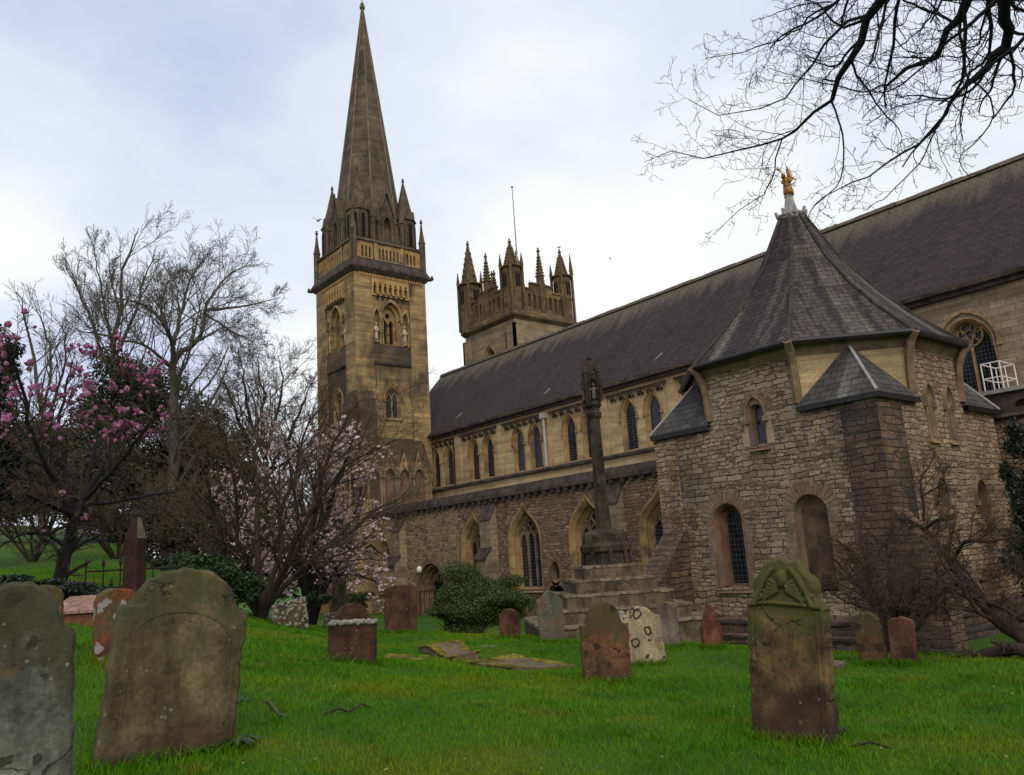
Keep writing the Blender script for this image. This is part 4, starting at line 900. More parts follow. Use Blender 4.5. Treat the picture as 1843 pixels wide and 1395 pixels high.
# stone springers at the angles and eaves string
mb = MB()
for k in range(8):
    a = math.pi/8+math.pi/4*k; R = CH/math.cos(math.pi/8); p = lambda dr, z: (ccx+(R+dr)*math.cos(a), ccy+(R+dr)*math.sin(a), z)
    mb.tube([p(.0, 5.3), p(.03, 5.9), p(.10, 6.4), p(.24, 6.75), p(.46, 6.98)], [.13, .12, .11, .12, .13], 6, 0)
for k in range(8):
    a = math.pi/4*k; F = FR((ccx+CH*math.cos(a), ccy+CH*math.sin(a), 0), (-math.sin(a), math.cos(a), 0), (math.cos(a), math.sin(a), 0))
    mb.add([F(-OS-.05, 6.62, .0), F(OS+.05, 6.62, .0), F(OS+.12, 6.78, .14), F(-OS-.12, 6.78, .14), F(OS+.14, 6.92, .2), F(-OS-.14, 6.92, .2)], [(0, 1, 2, 3), (3, 2, 4, 5)], 1)
mb.build('eaves_moulding', [plain('springer', (.12, .08, .05), (.22, .16, .10), 2, .9, .4), M['greytrim']], ch)
# octagonal bell-cast roof
mb = MB(); sec = 1/math.cos(math.pi/8)
prof = [(CH+.36, 6.99), (CH-.05, 7.40), (CH-.75, 8.1), (CH-1.55, 9.05), (CH-2.4, 10.3), (.35, 12.15)]
vs = []
for rr, z in prof:
    for k in range(8):
        a = math.pi/8+math.pi/4*k; vs.append((ccx+rr*sec*math.cos(a), ccy+rr*sec*math.sin(a), z))
mb.add(vs, [(8*i+j, 8*i+(j+1) % 8, 8*i+8+(j+1) % 8, 8*i+8+j) for i in range(5) for j in range(8)]+[tuple(range(40, 48))])
croof = mb.build('roof', [M['slate_chapter']], ch)
mb = MB()
for k in range(8):
    a = math.pi/8+math.pi/4*k; mb.tube([(ccx+rr*sec*math.cos(a), ccy+rr*sec*math.sin(a), z+.02) for rr, z in prof], .06, 5)
mb.build('hip_lead', [plain('hip_tiles', (.025, .020, .019), (.06, .052, .044), 3, .85, .3)], ch)
mb = MB()
R = (CH+.38)*sec; ring = [(ccx+R*math.cos(math.pi/8+math.pi/4*k), ccy+R*math.sin(math.pi/8+math.pi/4*k), 6.95) for k in range(9)]
for a, b in zip(ring[:-1], ring[1:]): mb.tube([a, b], .095, 8)
mb.build('gutter', [M['gutter']], ch)
# little hipped roofs over the squared corners
for k in range(4):
    F = diag[k]; a = math.pi/4+math.pi/2*k; e = .16
    cr = (ccx+(CH+e)*(1 if math.cos(a) > 0 else -1), ccy+(CH+e)*(1 if math.sin(a) > 0 else -1))
    P = F(-OS-.02, 0, 0); Q = F(OS+.02, 0, 0); T = F(0, 6.82, .06)
    ex, ey = math.copysign(e, math.cos(a)), math.copysign(e, math.sin(a))
    c0 = (P[0]+(ex if abs(P[0]-cr[0]) < 1 else 0), P[1]+(ey if abs(P[1]-cr[1]) < 1 else 0)); c1 = (Q[0]+(ex if abs(Q[0]-cr[0]) < 1 else 0), Q[1]+(ey if abs(Q[1]-cr[1]) < 1 else 0))
    mb = MB(); z = ZS-.03
    mb.add([(c0[0], c0[1], z), (cr[0], cr[1], z), (c1[0], c1[1], z), T, (P[0], P[1], z), (Q[0], Q[1], z)], [(0, 1, 3), (1, 2, 3), (4, 0, 3), (2, 5, 3)], 0)
    mb.add([(c0[0], c0[1], z-.14), (cr[0], cr[1], z-.14), (c1[0], c1[1], z-.14), (P[0], P[1], z-.14), (Q[0], Q[1], z-.14), (c0[0], c0[1], z-.004), (cr[0], cr[1], z-.004), (c1[0], c1[1], z-.004)], [(0, 1, 6, 5), (1, 2, 7, 6), (0, 3, 4, 2, 1)], 1)
    mb.tube([(cr[0], cr[1], z+.02), (T[0], T[1], T[2]+.02)], .05, 5, 2); mb.tube([T, (T[0], T[1], T[2]+.16)], [.11, .03], 6, 2)
    mb.build('corner_roof', [M['slate_grey'], M['gutter'], M['lead']], ch)
# crown and gilded angel on the point of the roof
mb = MB(); mb.ngon((ccx, ccy, 0), [(.42, 12.0), (.48, 12.2), (.36, 12.26), (.24, 12.3), (.19, 12.5), (.13, 12.85), (.16, 12.9), (.1, 12.95)], 8)
for k in range(8):
    a = math.pi/4*k; mb.tube([(ccx+.44*math.cos(a), ccy+.44*math.sin(a), 12.15), (ccx+.5*math.cos(a), ccy+.5*math.sin(a), 12.36)], [.07, .05], 5)
mb.build('finial', [M['lead']], ch)
mb = MB(); B0 = V3((ccx, ccy, 12.93)); rt = V3((math.cos(PAN), math.sin(PAN), 0)); fw = V3((math.sin(PAN), -math.cos(PAN), 0))
def AP(a, z, d=0): return B0+(rt*a+fw*d)*.80+V3((0, 0, z*.92))
mb.tube([AP(.02, 0), AP(.03, .05), AP(.02, .14), AP(.0, .34), AP(-.02, .52), AP(-.03, .62), AP(-.03, .70)], [.13, .17, .175, .14, .105, .13, .07], 9)
mb.ball(AP(-.10, .78, .02), (.075, .075, .09)); mb.tube([AP(-.05, .70), AP(-.09, .76)], .045, 6)
mb.tube([AP(-.10, .64, .05), AP(-.2, .66, .12), AP(-.19, .78, .14)], [.05, .04, .035], 6); mb.tube([AP(-.13, .77, .1), AP(-.28, .92, .14), AP(-.40, 1.02, .16)], [.012, .016, .045], 6)
mb.tube([AP(.04, .62, .03), AP(.12, .52, .1), AP(.02, .48, .15)], [.05, .04, .03], 6)
for i in range(6):   # raised wing, feather by feather
    t = i/5; mb.tube([AP(.05+.02*i, .62-.02*i, -.06), AP(.12+.04*i, .80-.02*i, -.1), AP(.13+.06*i, 1.16-.10*i, -.12), AP(.10+.075*i, 1.32-.13*i, -.12)], [.03, .03, .022, .006], 5)
    mb.tube([AP(-.02-.012*i, .62-.02*i, -.12), AP(.02-.02*i, .80-.03*i, -.28), AP(.03-.02*i, 1.0-.08*i, -.36)], [.04, .045, .01], 5)
mb.build('angel_statue', [M['gold']], ch, 60)

# ------------------------------------------------------------------ presbytery aisle beyond the chapter house
PX = CX1; PYY = 27.6
pz1 = atY(1843, 700, PYY)[2]; pz0 = atY(1843, 752, PYY)[2]
FP = FR((0, PYY, 0), (1, 0, 0), (0, -1, 0)); mb = MB()
mb.poly(FP, [[(PX-1, -1.6), (6, -1.6), (6, pz0), (PX-1, pz0)]], 0, 0)
mb.add([FP(PX-.4, pz0, 0), FP(6, pz0, 0), FP(6, pz0+.1, .2), FP(PX-.4, pz0+.1, .2), FP(6, pz0+.22, .04), FP(PX-.4, pz0+.22, .04)], [(0, 1, 2, 3), (3, 2, 4, 5)], 1)
hs = [arch(PX+.75+.62*i, pz0+.36, pz1-.5, pz1-.28, .44, 5) for i in range(24)]
mb.poly(FP, [[(PX-.4, pz0+.2), (6, pz0+.2), (6, pz1), (PX-.4, pz1)]]+hs, .03, 1)
for h_ in hs: mb.loft(FP, h_, .03, h_, -.15, 1, True)
mb.poly(FP, [[(PX-.4, pz0+.2), (6, pz0+.2), (6, pz1), (PX-.4, pz1)]], -.16, 1); mb.fbox(FP, PX-.45, 6, pz1, pz1+.12, -.4, .14, 2)
mb.add([(PX-.4, PYY+.2, pz1), (6, PYY+.2, pz1), (6, Y2, pz1+.3), (PX-.4, Y2, pz1+.3)], [(0, 1, 2, 3)], 2)
pa = mb.build('presbytery_aisle', [M['chapter_red'], M['darktrim'], M['lead']], cath)
mb = MB(); pt = [atY(x, y, 28.6) for x, y in ((1770, 708), (1803, 705))]
# white tubular guard rail on the leads
A0, A1, B0_, B1_ = atY(1775, 712, 28.4), atY(1768, 684, 28.4), atY(1809, 707, 28.4), atY(1803, 660, 28.4)
bx, ex = A0[0], B0_[0]; z0 = pz1+.1
def rail(pts): mb.tube(pts, .021, 6)
for x_ in (bx, (bx+ex)/2, ex):
    rail([(x_, 28.4, z0), (x_, 28.4, z0+1.05)]); rail([(x_, 29.6, z0), (x_, 29.6, z0+1.05)])
for z_ in (.55, 1.05):
    rail([(bx, 28.4, z0+z_), (ex, 28.4, z0+z_)]); rail([(bx, 29.6, z0+z_), (ex, 29.6, z0+z_)]); rail([(bx, 28.4, z0+z_), (bx, 29.6, z0+z_)]); rail([(ex, 28.4, z0+z_), (ex, 29.6, z0+z_)])
mb.build('guard_rail', [M['white']], pa)

# ================================================================== GRAVEYARD
def rough_outline(L, step, amp, rng):
    """refine a closed outline and wear its edge a little"""
    out = []
    for i in range(len(L)):
        a, b = V3(L[i]), V3(L[(i+1) % len(L)]); k = max(1, int(np.linalg.norm(b-a)/step))
        for j in range(k):
            p = a+(b-a)*j/k; out.append((p[0]+rng.normal(0, amp), p[1]+(rng.normal(0, amp) if p[1] > .02 else 0)))
    return out
def profile(kind, w, h):
    a = w/2
    def arc(cx, cy, rx, ry, t0, t1, k=10): return [(cx+rx*math.cos(t0+(t1-t0)*i/k), cy+ry*math.sin(t0+(t1-t0)*i/k)) for i in range(k+1)]
    if kind == 'round': return [(-a, 0), (a, 0)]+arc(0, h-a*.55, a, a*.55, 0, math.pi, 14)
    if kind == 'dome': return [(-a, 0), (a, 0)]+arc(0, h-a*.85, a, a*.85, 0, math.pi, 14)
    if kind == 'shoulder':      # broad arch rising from small square shoulders through a hollow
        s = h*.815
        R = [(a, 0), (a, s), (a*.93, s+.012*h)]+arc(a*.93, s+.06*h, a*.14, .05*h, -math.pi/2, -math.pi, 4)+arc(0, s+.045*h, a*.76, h*.955-s, .10, math.pi/2, 10)
        return [(-x, y) for x, y in R[:-1]][::1][0:1]+R+[(-x, y) for x, y in R[:-1]][::-1][:-1]
    if kind == 'segment': return [(-a, 0), (a, 0), (a, h*.93)]+arc(0, h*.93, a*.94, h*.07, 0, math.pi, 12)+[(-a, h*.93)]
    if kind == 'flat': return [(-a, 0), (a, 0), (a, h), (-a, h)]
    if kind == 'slant': return [(-a, 0), (a, 0), (a*.98, h), (-a, h*.86)]
    if kind == 'point': return [(-a, 0), (a, 0), (a, h*.55), (a*.12, h*.985), (0, h), (-a*.12, h*.985), (-a, h*.55)]
    if kind == 'headed':        # round head between low square shoulders
        s = h*.74
        return [(-a, 0), (a, 0), (a, s), (a*.80, s+.01)]+arc(0, s, a*.74, h-s, 0.05, math.pi-.05, 12)+[(-a*.80, s+.01), (-a, s)]
    if kind == 'ogee':
        s = h*.86
        return [(-a, 0), (a, 0), (a, s*.98), (a*.85, s), (a*.6, s+.03*h), (a*.42, h*.955), (a*.2, h*.99), (0, h), (-a*.2, h*.99), (-a*.42, h*.955), (-a*.6, s+.03*h), (-a*.85, s), (-a, s*.98)]
    if kind == 'scroll':
        s = h*.755
        R = [(a, 0), (a, s), (a*.94, s+.02*h), (a*.8, s+.035*h), (a*.79, s+.10*h), (a*.70, s+.15*h), (a*.58, s+.16*h), (a*.52, s+.20*h), (a*.40, h*.985), (a*.24, h*.985), (a*.18, h*.975), (0, h*1.0)]
        return [(-a, 0)]+R+[(-x, y) for x, y in R[1:-1]][::-1]
def stone_mat(name, cols, lichen=None, lscale=6, lthr=.6, moss=None, moss_top=.0, foot=None, rings=False, patch=None, bump=.7):
    cols = WM(cols, (1.3, 1.2, 1.05)); m, n = mat(name); tcn = n.new('ShaderNodeTexCoord'); p = n.vmath('ADD', tcn.outputs['Object'], (sum(map(ord, name)) % 17, 3.1, sum(map(ord, name)) % 7))
    gen = n.new('ShaderNodeSeparateXYZ', Vector=tcn.outputs['Generated'])
    a = n.noise(p, 2.6, 6, .65)
    col = n.ramp(a, [(.40+.20*i/max(1, len(cols)-1), c) for i, c in enumerate(cols)])
    run = n.noise(n.mapping(p, (9, 9, 1.1)), 1, 4, .6)
    col = n.mix(1.0, col, n.ramp(run, [(.33, .70), (.67, 1.22)]), 'MULTIPLY')
    fine = n.noise(p, 26, 5, .7)
    col = n.mix(1.0, col, n.ramp(fine, [(.28, .6), (.72, 1.32)]), 'MULTIPLY')
    if foot: col = n.mix(n.step(n.math('SUBTRACT', n.math('ADD', .50, n.math('MULTIPLY', n.math('SUBTRACT', n.noise(p, 3.5, 4), .5), .45)), gen.outputs[2]), .12, .34), col, foot)
    if moss:
        f = n.math('ADD', n.math('MULTIPLY', n.noise(p, 4.2, 5, .65), .9), n.math('MULTIPLY', n.math('SUBTRACT', gen.outputs[2], .5), moss_top))
        col = n.mix(n.math('MULTIPLY', n.step(f, .5, .66), .8), col, moss)
    if patch:
        (c, thr) = patch; col = n.mix(n.math('MULTIPLY', n.step(n.noise(n.mapping(p, (1, 1, 1.6), (9, 4, 2)), 1.9, 5, .6), thr, thr+.06), .85), col, c)
    sv = n.new('ShaderNodeTexVoronoi', Vector=p, Scale=34.0); sc_ = n.new('ShaderNodeSeparateColor', Color=sv.outputs['Color'])
    spot = n.step(n.math('SUBTRACT', n.math('MULTIPLY', n.math('SUBTRACT', sc_.outputs[0], .80), 1.8), sv.outputs['Distance']), .0, .05)
    col = n.mix(n.math('MULTIPLY', spot, .75), col, n.ramp(sc_.outputs[1], [(.45, (.018, .014, .009)), (.55, (.16, .15, .115)), (1.0, (.22, .21, .17))]))
    ce = n.new('ShaderNodeTexVoronoi', dict(feature='DISTANCE_TO_EDGE'), Vector=n.vmath('ADD', n.mapping(p, (1.3, 1.3, 2.6)), n.vmath('MULTIPLY', n.noise(p, 5, 4, .6, 1), (.35, .35, .35))), Scale=1.1).outputs['Distance']
    crack = n.math('MULTIPLY', n.math('SUBTRACT', 1.0, n.step(ce, .004, .014)), n.step(n.noise(p, 2.2, 3), .54, .60))
    col = n.mix(n.math('MULTIPLY', crack, .8), col, (.012, .009, .006))
    if lichen:
        wob = n.noise(p, 9, 3, .6, 1); pw = n.vmath('ADD', p, n.vmath('MULTIPLY', n.vmath('SUBTRACT', wob, (.5, .5, .5)), (.10, .10, .10)))
        v = n.new('ShaderNodeTexVoronoi', Vector=pw, Scale=lscale)
        size = n.new('ShaderNodeSeparateColor', Color=v.outputs['Color']).outputs[0]
        rad = n.math('MULTIPLY', n.math('SUBTRACT', size, lthr), .95)
        dd = n.math('SUBTRACT', rad, v.outputs['Distance'])
        f = n.step(dd, .0, .04)
        if rings: f = n.math('MULTIPLY', f, n.step(n.math('SUBTRACT', .40, dd), .18, .24))
        col = n.mix(n.math('MULTIPLY', f, .9), col, n.mix(n.noise(p, 30, 3), tuple(c*.6 for c in lichen), tuple(min(1, c*1.25) for c in lichen)))
    n.out(col, .93, n.bump(n.math('ADD', n.noise(p, 14, 6, .7), n.math('MULTIPLY', a, .7)), bump, .02)); return m
FEET = []
GRAVES = 'old gravestones standing on the lawn'
def headstone(px, py, wpx, hpx, kind, m, label, tilt=0., back=0., turn=0., thick=.11, name='gravestone', group=GRAVES, seed=1, amp=.005, sink=.12, dist=None, panel=None, extra=None, step=.04, cat='gravestone'):
    b = at(px, py, dist) if dist else gp(px, py)
    FEET.append((b, wpx*((b-EYE)@_f)/FOC, turn))
    d = np.linalg.norm(b-EYE); k = d/FOC/ (1+0*d)
    v = ray(px, py); k = (b-EYE)@_f/FOC
    w, h = wpx*k, hpx*k
    rng = np.random.default_rng(seed)
    az = math.atan2(-(b[1]), -(b[0]))+math.radians(turn)     # which way the face looks
    nrm = V3((math.cos(az), math.sin(az), 0)); t = V3((-math.sin(az), math.cos(az), 0)); upv = V3((0, 0, 1))
    ta, tb = math.radians(tilt), math.radians(back)
    u1 = math.cos(ta)*t-math.sin(ta)*upv; v1 = math.sin(ta)*t+math.cos(ta)*upv
    v2 = math.cos(tb)*v1-math.sin(tb)*nrm; n2 = math.cos(tb)*nrm+math.sin(tb)*v1
    F = lambda u, v, dd: tuple(b+u1*u+v2*(v-sink)+n2*dd)
    L = rough_outline(profile(kind, w, h+sink), step, amp, rng)
    cx, cy = 0, (h+sink)/2
    ch_ = min(.018, thick*.18)
    I = [(x*(1-2*ch_/w), cy+(y-cy)*(1-2*ch_/h)) for x, y in L]
    mb = MB()
    mb.poly(F, [I], thick/2, 0); mb.loft(F, I, thick/2, L, thick/2-ch_, 0, True); mb.loft(F, L, thick/2-ch_, L, -thick/2+ch_, 0, True); mb.loft(F, L, -thick/2+ch_, I, -thick/2, 0, True); mb.poly(F, [I], -thick/2, 0)
    root = thing(name, label, cat, b, group)
    slab = mb.build('slab', [m], root, 50)
    if panel: panel(F, w, h+sink, thick, root, m, slab)
    return root, F, w, h+sink, thick, slab

G_ = {}
G_['grey'] = stone_mat('grey_lichen_stone', [(.05, .056, .048), (.09, .10, .085), (.15, .16, .138)], (.035, .032, .018), 11, .35, (.042, .036, .015), .75, None, False, ((.11, .085, .035), .62))
G_['olive'] = stone_mat('olive_sandstone', [(.038, .033, .015), (.064, .055, .025), (.095, .08, .042)], (.012, .010, .006), 16, .86, (.055, .058, .022), .35, (.05, .022, .018), False, ((.08, .078, .062), .655), bump=.4)
G_['mossy'] = stone_mat('mossy_sandstone', [(.03, .022, .012), (.07, .05, .022), (.13, .085, .035)], (.10, .11, .035), 7, .66, (.070, .074, .019), .75, (.052, .028, .018), False, ((.028, .022, .014), .58), bump=.6)
G_['orange'] = stone_mat('orange_lichen_stone', [(.06, .032, .018), (.15, .048, .014), (.085, .055, .03)], (.30, .275, .255), 7, .28, (.07, .055, .02), .4)
G_['white'] = stone_mat('white_lichen_stone', [(.05, .038, .026), (.085, .065, .045)], (.30, .285, .23), 13, .12, None)
G_['darkred'] = stone_mat('dark_red_stone', [(.024, .013, .009), (.042, .02, .013), (.06, .03, .02)], (.22, .215, .2), 13, .74, None)
G_['darkred2'] = stone_mat('red_brown_stone', [(.035, .016, .011), (.06, .026, .016), (.08, .038, .025)], (.20, .18, .15), 9, .80, (.06, .052, .04), -.2)
G_['green'] = stone_mat('greenish_stone', [(.05, .052, .038), (.085, .09, .07), (.11, .075, .05)], (.25, .23, .18), 9, .8, (.06, .075, .05), .2, (.10, .08, .055))
G_['brown'] = stone_mat('brown_mossy_stone', [(.045, .026, .012), (.085, .045, .02), (.12, .06, .025)], (.03, .022, .012), 9, .45, (.055, .05, .018), .9, (.065, .035, .022))
G_['pale'] = stone_mat('pale_ringed_stone', [(.17, .14, .085), (.23, .195, .125), (.27, .23, .15)], (.014, .010, .007), 6.0, .22, None, rings=True, bump=.4)
G_['slate'] = stone_mat('grey_brown_slab', [(.075, .062, .05), (.12, .10, .082), (.15, .13, .11)], (.26, .24, .2), 12, .88, None)
G_['rust'] = stone_mat('rust_red_stone', [(.07, .028, .016), (.11, .042, .022), (.14, .06, .035)], (.3, .27, .24), 12, .9, None)
G_['rust2'] = stone_mat('dull_rust_stone', [(.04, .02, .013), (.075, .034, .02), (.09, .045, .028)], None)
G_['pink'] = stone_mat('pink_stone', [(.17, .105, .085), (.25, .165, .14)], (.08, .06, .05), 8, .8, None)
G_['obelisk'] = stone_mat('dark_granite', [(.022, .010, .008), (.034, .016, .012)], None)
G_['moss'] = stone_mat('yellow_moss', [(.06, .055, .008), (.14, .11, .012), (.17, .15, .02)], None, bump=1.0)
G_['ledger'] = stone_mat('ledger_slab', [(.085, .07, .045), (.13, .105, .07)], (.15, .12, .015), 5, .35, (.12, .105, .02), .0)
G_['crossstone'] = stone_mat('cross_steps_stone', [(.045, .038, .026), (.085, .068, .045), (.12, .095, .065)], (.15, .13, .09), 9, .72, (.055, .055, .022), .2)
G_['crosstop'] = stone_mat('cross_step_nosing', [(.08, .066, .045), (.14, .115, .08), (.18, .15, .105)], (.06, .06, .025), 9, .6, (.055, .055, .022), .1)
G_['crossdark'] = stone_mat('cross_dark_stone', [(.016, .013, .010), (.032, .026, .019), (.05, .04, .028)], (.16, .15, .12), 10, .88, None)

# leaning olive stone with a raised arched border
def olive_panel(F, w, h, t, root, m, slab):
    mb = MB(); s = h*.80
    A = [(-w*.365, .12), (-w*.365, s*.86)]+[(-w*.365*math.cos(th), s*.86+h*.115*math.sin(th)) for th in np.linspace(.05, math.pi-.05, 17)]+[(w*.365, s*.86), (w*.365, .12)]
    B = [(x*1.055, y+.014 if y > .2 else y) for x, y in A]
    mb.band(F, A, B, t/2-.005, t/2+.006, 0)
    for s_ in (-1, 1): mb.fbox(F, *sorted((s_*w*.435, s_*w*.447)), .12, h*.76, t/2-.005, t/2+.005, 0)
    mb.build('raised_border', [m], root, 40)
headstone(297, 1348, 232, 318, 'shoulder', G_['olive'], 'large leaning olive-brown gravestone with a broad arched top', tilt=7.5, back=4, turn=12, thick=.15, seed=3, dist=6.25, sink=.35, panel=olive_panel, group=None)
headstone(20, 1560, 196, 502, 'shoulder', G_['grey'], 'grey lichen-blotched gravestone cut off by the left edge of the picture', tilt=-2, back=3, turn=10, thick=.14, seed=5, dist=4.35, group=None, amp=.004)
headstone(78, 1132, 62, 78, 'dome', G_['brown'], 'small round-topped brown gravestone behind the grey lichen-blotched one', thick=.1, seed=6, dist=9.5, group=None)
headstone(206, 1178, 72, 116, 'round', G_['orange'], 'gravestone with orange lichen and a grey blotch, half hidden by the olive stone', turn=15, thick=.12, seed=7, dist=9.8, group=None)
headstone(525, 1132, 62, 54, 'slant', G_['white'], 'squat leaning gravestone crusted all over with white lichen', tilt=-5, back=-3, turn=-10, thick=.14, seed=8, group=None)
headstone(598, 1131, 28, 28, 'flat', G_['white'], 'low stump of a gravestone with white lichen behind the dark domed one', thick=.12, seed=9, group=None)
r_, F, w, h, t, sl_ = headstone(634, 1194, 86, 106, 'headed', G_['darkred'], 'dark brown gravestone with a domed head and white lichen dots', tilt=2, back=2, turn=8, thick=.15, seed=10, group=None)
mb = MB()
q = [(x, y) for x, y in profile('headed', w*.96, h*.99) if y > h*.70]
for i in range(26):
    u = -w*.47+w*.94*i/25; rr0 = random.Random(i); mb.ball(F(u, h*.735-rr0.random()*.03, t/2), (.04, .04, .035), 0, 6, 5)
mb.build('lichen_ledge', [stone_mat('pale_green_lichen', [(.12, .13, .11), (.22, .23, .2)], None, bump=1.0)], sl_, 60)
headstone(722, 1139, 58, 84, 'segment', G_['darkred2'], 'tall dark red gravestone with a gently curved top near the church doorway', tilt=1, turn=12, thick=.12, seed=11, group=None)
headstone(611, 1100, 24, 60, 'flat', G_['crossdark'], 'narrow dark upright pillar stone under the pink blossom tree', thick=.3, seed=12, group=None, dist=27)
headstone(919, 1150, 37, 53, 'dome', G_['darkred2'], 'small dark gravestone edged with white lichen right of the round bush', thick=.1, seed=13, group=None)
headstone(995, 1157, 46, 92, 'ogee', G_['green'], 'pale green gravestone with a shaped top before the cross steps', tilt=-1, turn=8, thick=.11, seed=14, group=None)
headstone(1093, 1230, 88, 143, 'headed', G_['brown'], 'broad brown gravestone with mossy shoulders in the middle of the lawn', tilt=1.5, back=3, turn=8, thick=.13, seed=15, group=None, amp=.005)
headstone(1160, 1197, 78, 103, 'ogee', G_['pale'], 'pale buff gravestone spotted with dark rings of lichen', tilt=-2, back=2, turn=5, thick=.11, seed=16, group=None)
headstone(1121, 1160, 18, 60, 'dome', G_['white'], 'white-topped gravestone peeping out behind the pale buff one', thick=.1, seed=17, group=None)
headstone(1206, 1166, 37, 81, 'segment', G_['slate'], 'plain grey-brown gravestone to the right of the lichen-ringed one', turn=5, thick=.1, seed=18, group=None)
headstone(1284, 1167, 37, 78, 'point', G_['rust'], 'rust-red pointed gravestone beside the chapter house wall', tilt=-1, turn=14, thick=.16, seed=19, group=None)
headstone(1576, 1196, 46, 92, 'dome', G_['brown'], 'brown leaning gravestone on the left under the tangled bare shrub', tilt=-4, turn=-10, thick=.12, seed=20, group=None)
headstone(1629, 1197, 44, 84, 'round', G_['rust2'], 'reddish gravestone on the right under the tangled bare shrub', tilt=3, turn=-14, thick=.12, seed=21, group=None)
# big mossy stone with its carved head
def mossy_panel(F, w, h, t, root, m, slab):
    mb = MB()
    for s_ in (-1, 1):
        mb.fbox(F, *sorted((s_*w*.43, s_*w*.40)), .1, h*.74, t/2-.004, t/2+.012, 0)
        q = [(s_*w*.30+.055*(1-i/14)*math.cos(s_*(i*.75)+.5), h*.80+.055*(1-i/14)*math.sin(i*.75)+.01) for i in range(12)]
        mb.tube([F(u, v, t/2+.01) for u, v in q], .016, 6)
        mb.tube([F(s_*w*.46, h*.76, t/2), F(s_*w*.36, h*.765, t/2+.02), F(s_*w*.30, h*.83, t/2+.015), F(s_*w*.21, h*.90, t/2+.02), F(s_*w*.10, h*.945, t/2+.01)], [.022, .026, .024, .028, .02], 6)
        for i in range(5): mb.tube([F(s_*w*.05, h*(.86-.006*i), t/2+.01), F(s_*w*(.15+.02*i), h*(.885-.022*i), t/2+.012), F(s_*w*(.24+.01*i), h*(.86-.03*i), t/2)], [.02, .022, .006], 6)
    mb.ball(F(0, h*.89, t/2-.01), (.06, .06, .075), 0, 10, 8); mb.tube([F(-w*.40, h*.765, t/2), F(-.1, h*.775, t/2+.012), F(.1, h*.77, t/2+.012), F(w*.40, h*.765, t/2)], .018, 6)
    mb.build('carved_head', [m], root, 70)
headstone(1431, 1331, 148, 322, 'scroll', G_['mossy'], 'tall moss-green gravestone with a carved scrolled head at the front right', tilt=3.5, back=2, turn=-24, thick=.15, seed=22, sink=.2, dist=7.2, panel=mossy_panel, group=None, amp=.007, step=.03)

# dark granite obelisk
b = at(240, 1100, 15.0); b[2] = gz(b[0], b[1])
tp = at(240, 932, 15.0)[2]
mb = MB(); H_ = tp-b[2]; t45 = math.radians(85); PALE = 3
ob = thing('obelisk', 'dark red granite obelisk with a pale facet at its point standing behind the olive gravestone', 'obelisk', b)
mb.ngon((b[0], b[1], b[2]), [(.185, .15), (.165, H_-.34)], 4, 0, rot=t45); mb.build('shaft', [G_['obelisk']], ob)
mb = MB(); mb.ngon((b[0], b[1], b[2]), [(.165, H_-.34), (.07, H_)], 4, 0, rot=t45); mb.m = [1 if i == PALE else 0 for i in range(len(mb.f))]; mb.build('point', [G_['obelisk'], stone_mat('polished_point', [(.10, .095, .065), (.15, .14, .10)])], ob)  # one facet of the point is coloured paler than the rest
mb = MB(); mb.ngon((b[0], b[1], b[2]), [(.30, -.1), (.30, .12), (.25, .16)], 4, 0, rot=t45); mb.build('base', [G_['obelisk']], ob)
# low pink tomb
b = gp(166, 1124)
tm = thing('chest_tomb', 'low pinkish chest tomb with a sloping lid beside the ivy', 'tomb', b)
F = FR(b, _r0, (-_f[0]*-1*0+math.sin(PAN), -math.cos(PAN), 0)); mb = MB()
mb.add([F(-.42, -.1, .3), F(.55, -.1, .3), F(.55, .18, .3), F(-.42, .18, .3), F(-.42, -.1, -.4), F(.55, -.1, -.4), F(.55, .18, -.4), F(-.42, .18, -.4)], [(0, 1, 2, 3), (4, 7, 6, 5), (0, 3, 7, 4), (1, 5, 6, 2), (3, 2, 6, 7)]); mb.build('chest', [G_['rust']], tm)
mb = MB(); mb.add([F(-.48, .18, .36), F(.6, .18, .36), F(.6, .22, .36), F(-.48, .22, .36), F(-.40, .42, -.1), F(.55, .42, -.1), F(.6, .18, -.46), F(-.48, .18, -.46)], [(0, 1, 2, 3), (3, 2, 5, 4), (4, 5, 6, 7), (0, 3, 4, 7), (1, 6, 5, 2), (0, 7, 6, 1)]); mb.build('lid', [G_['pink']], tm)
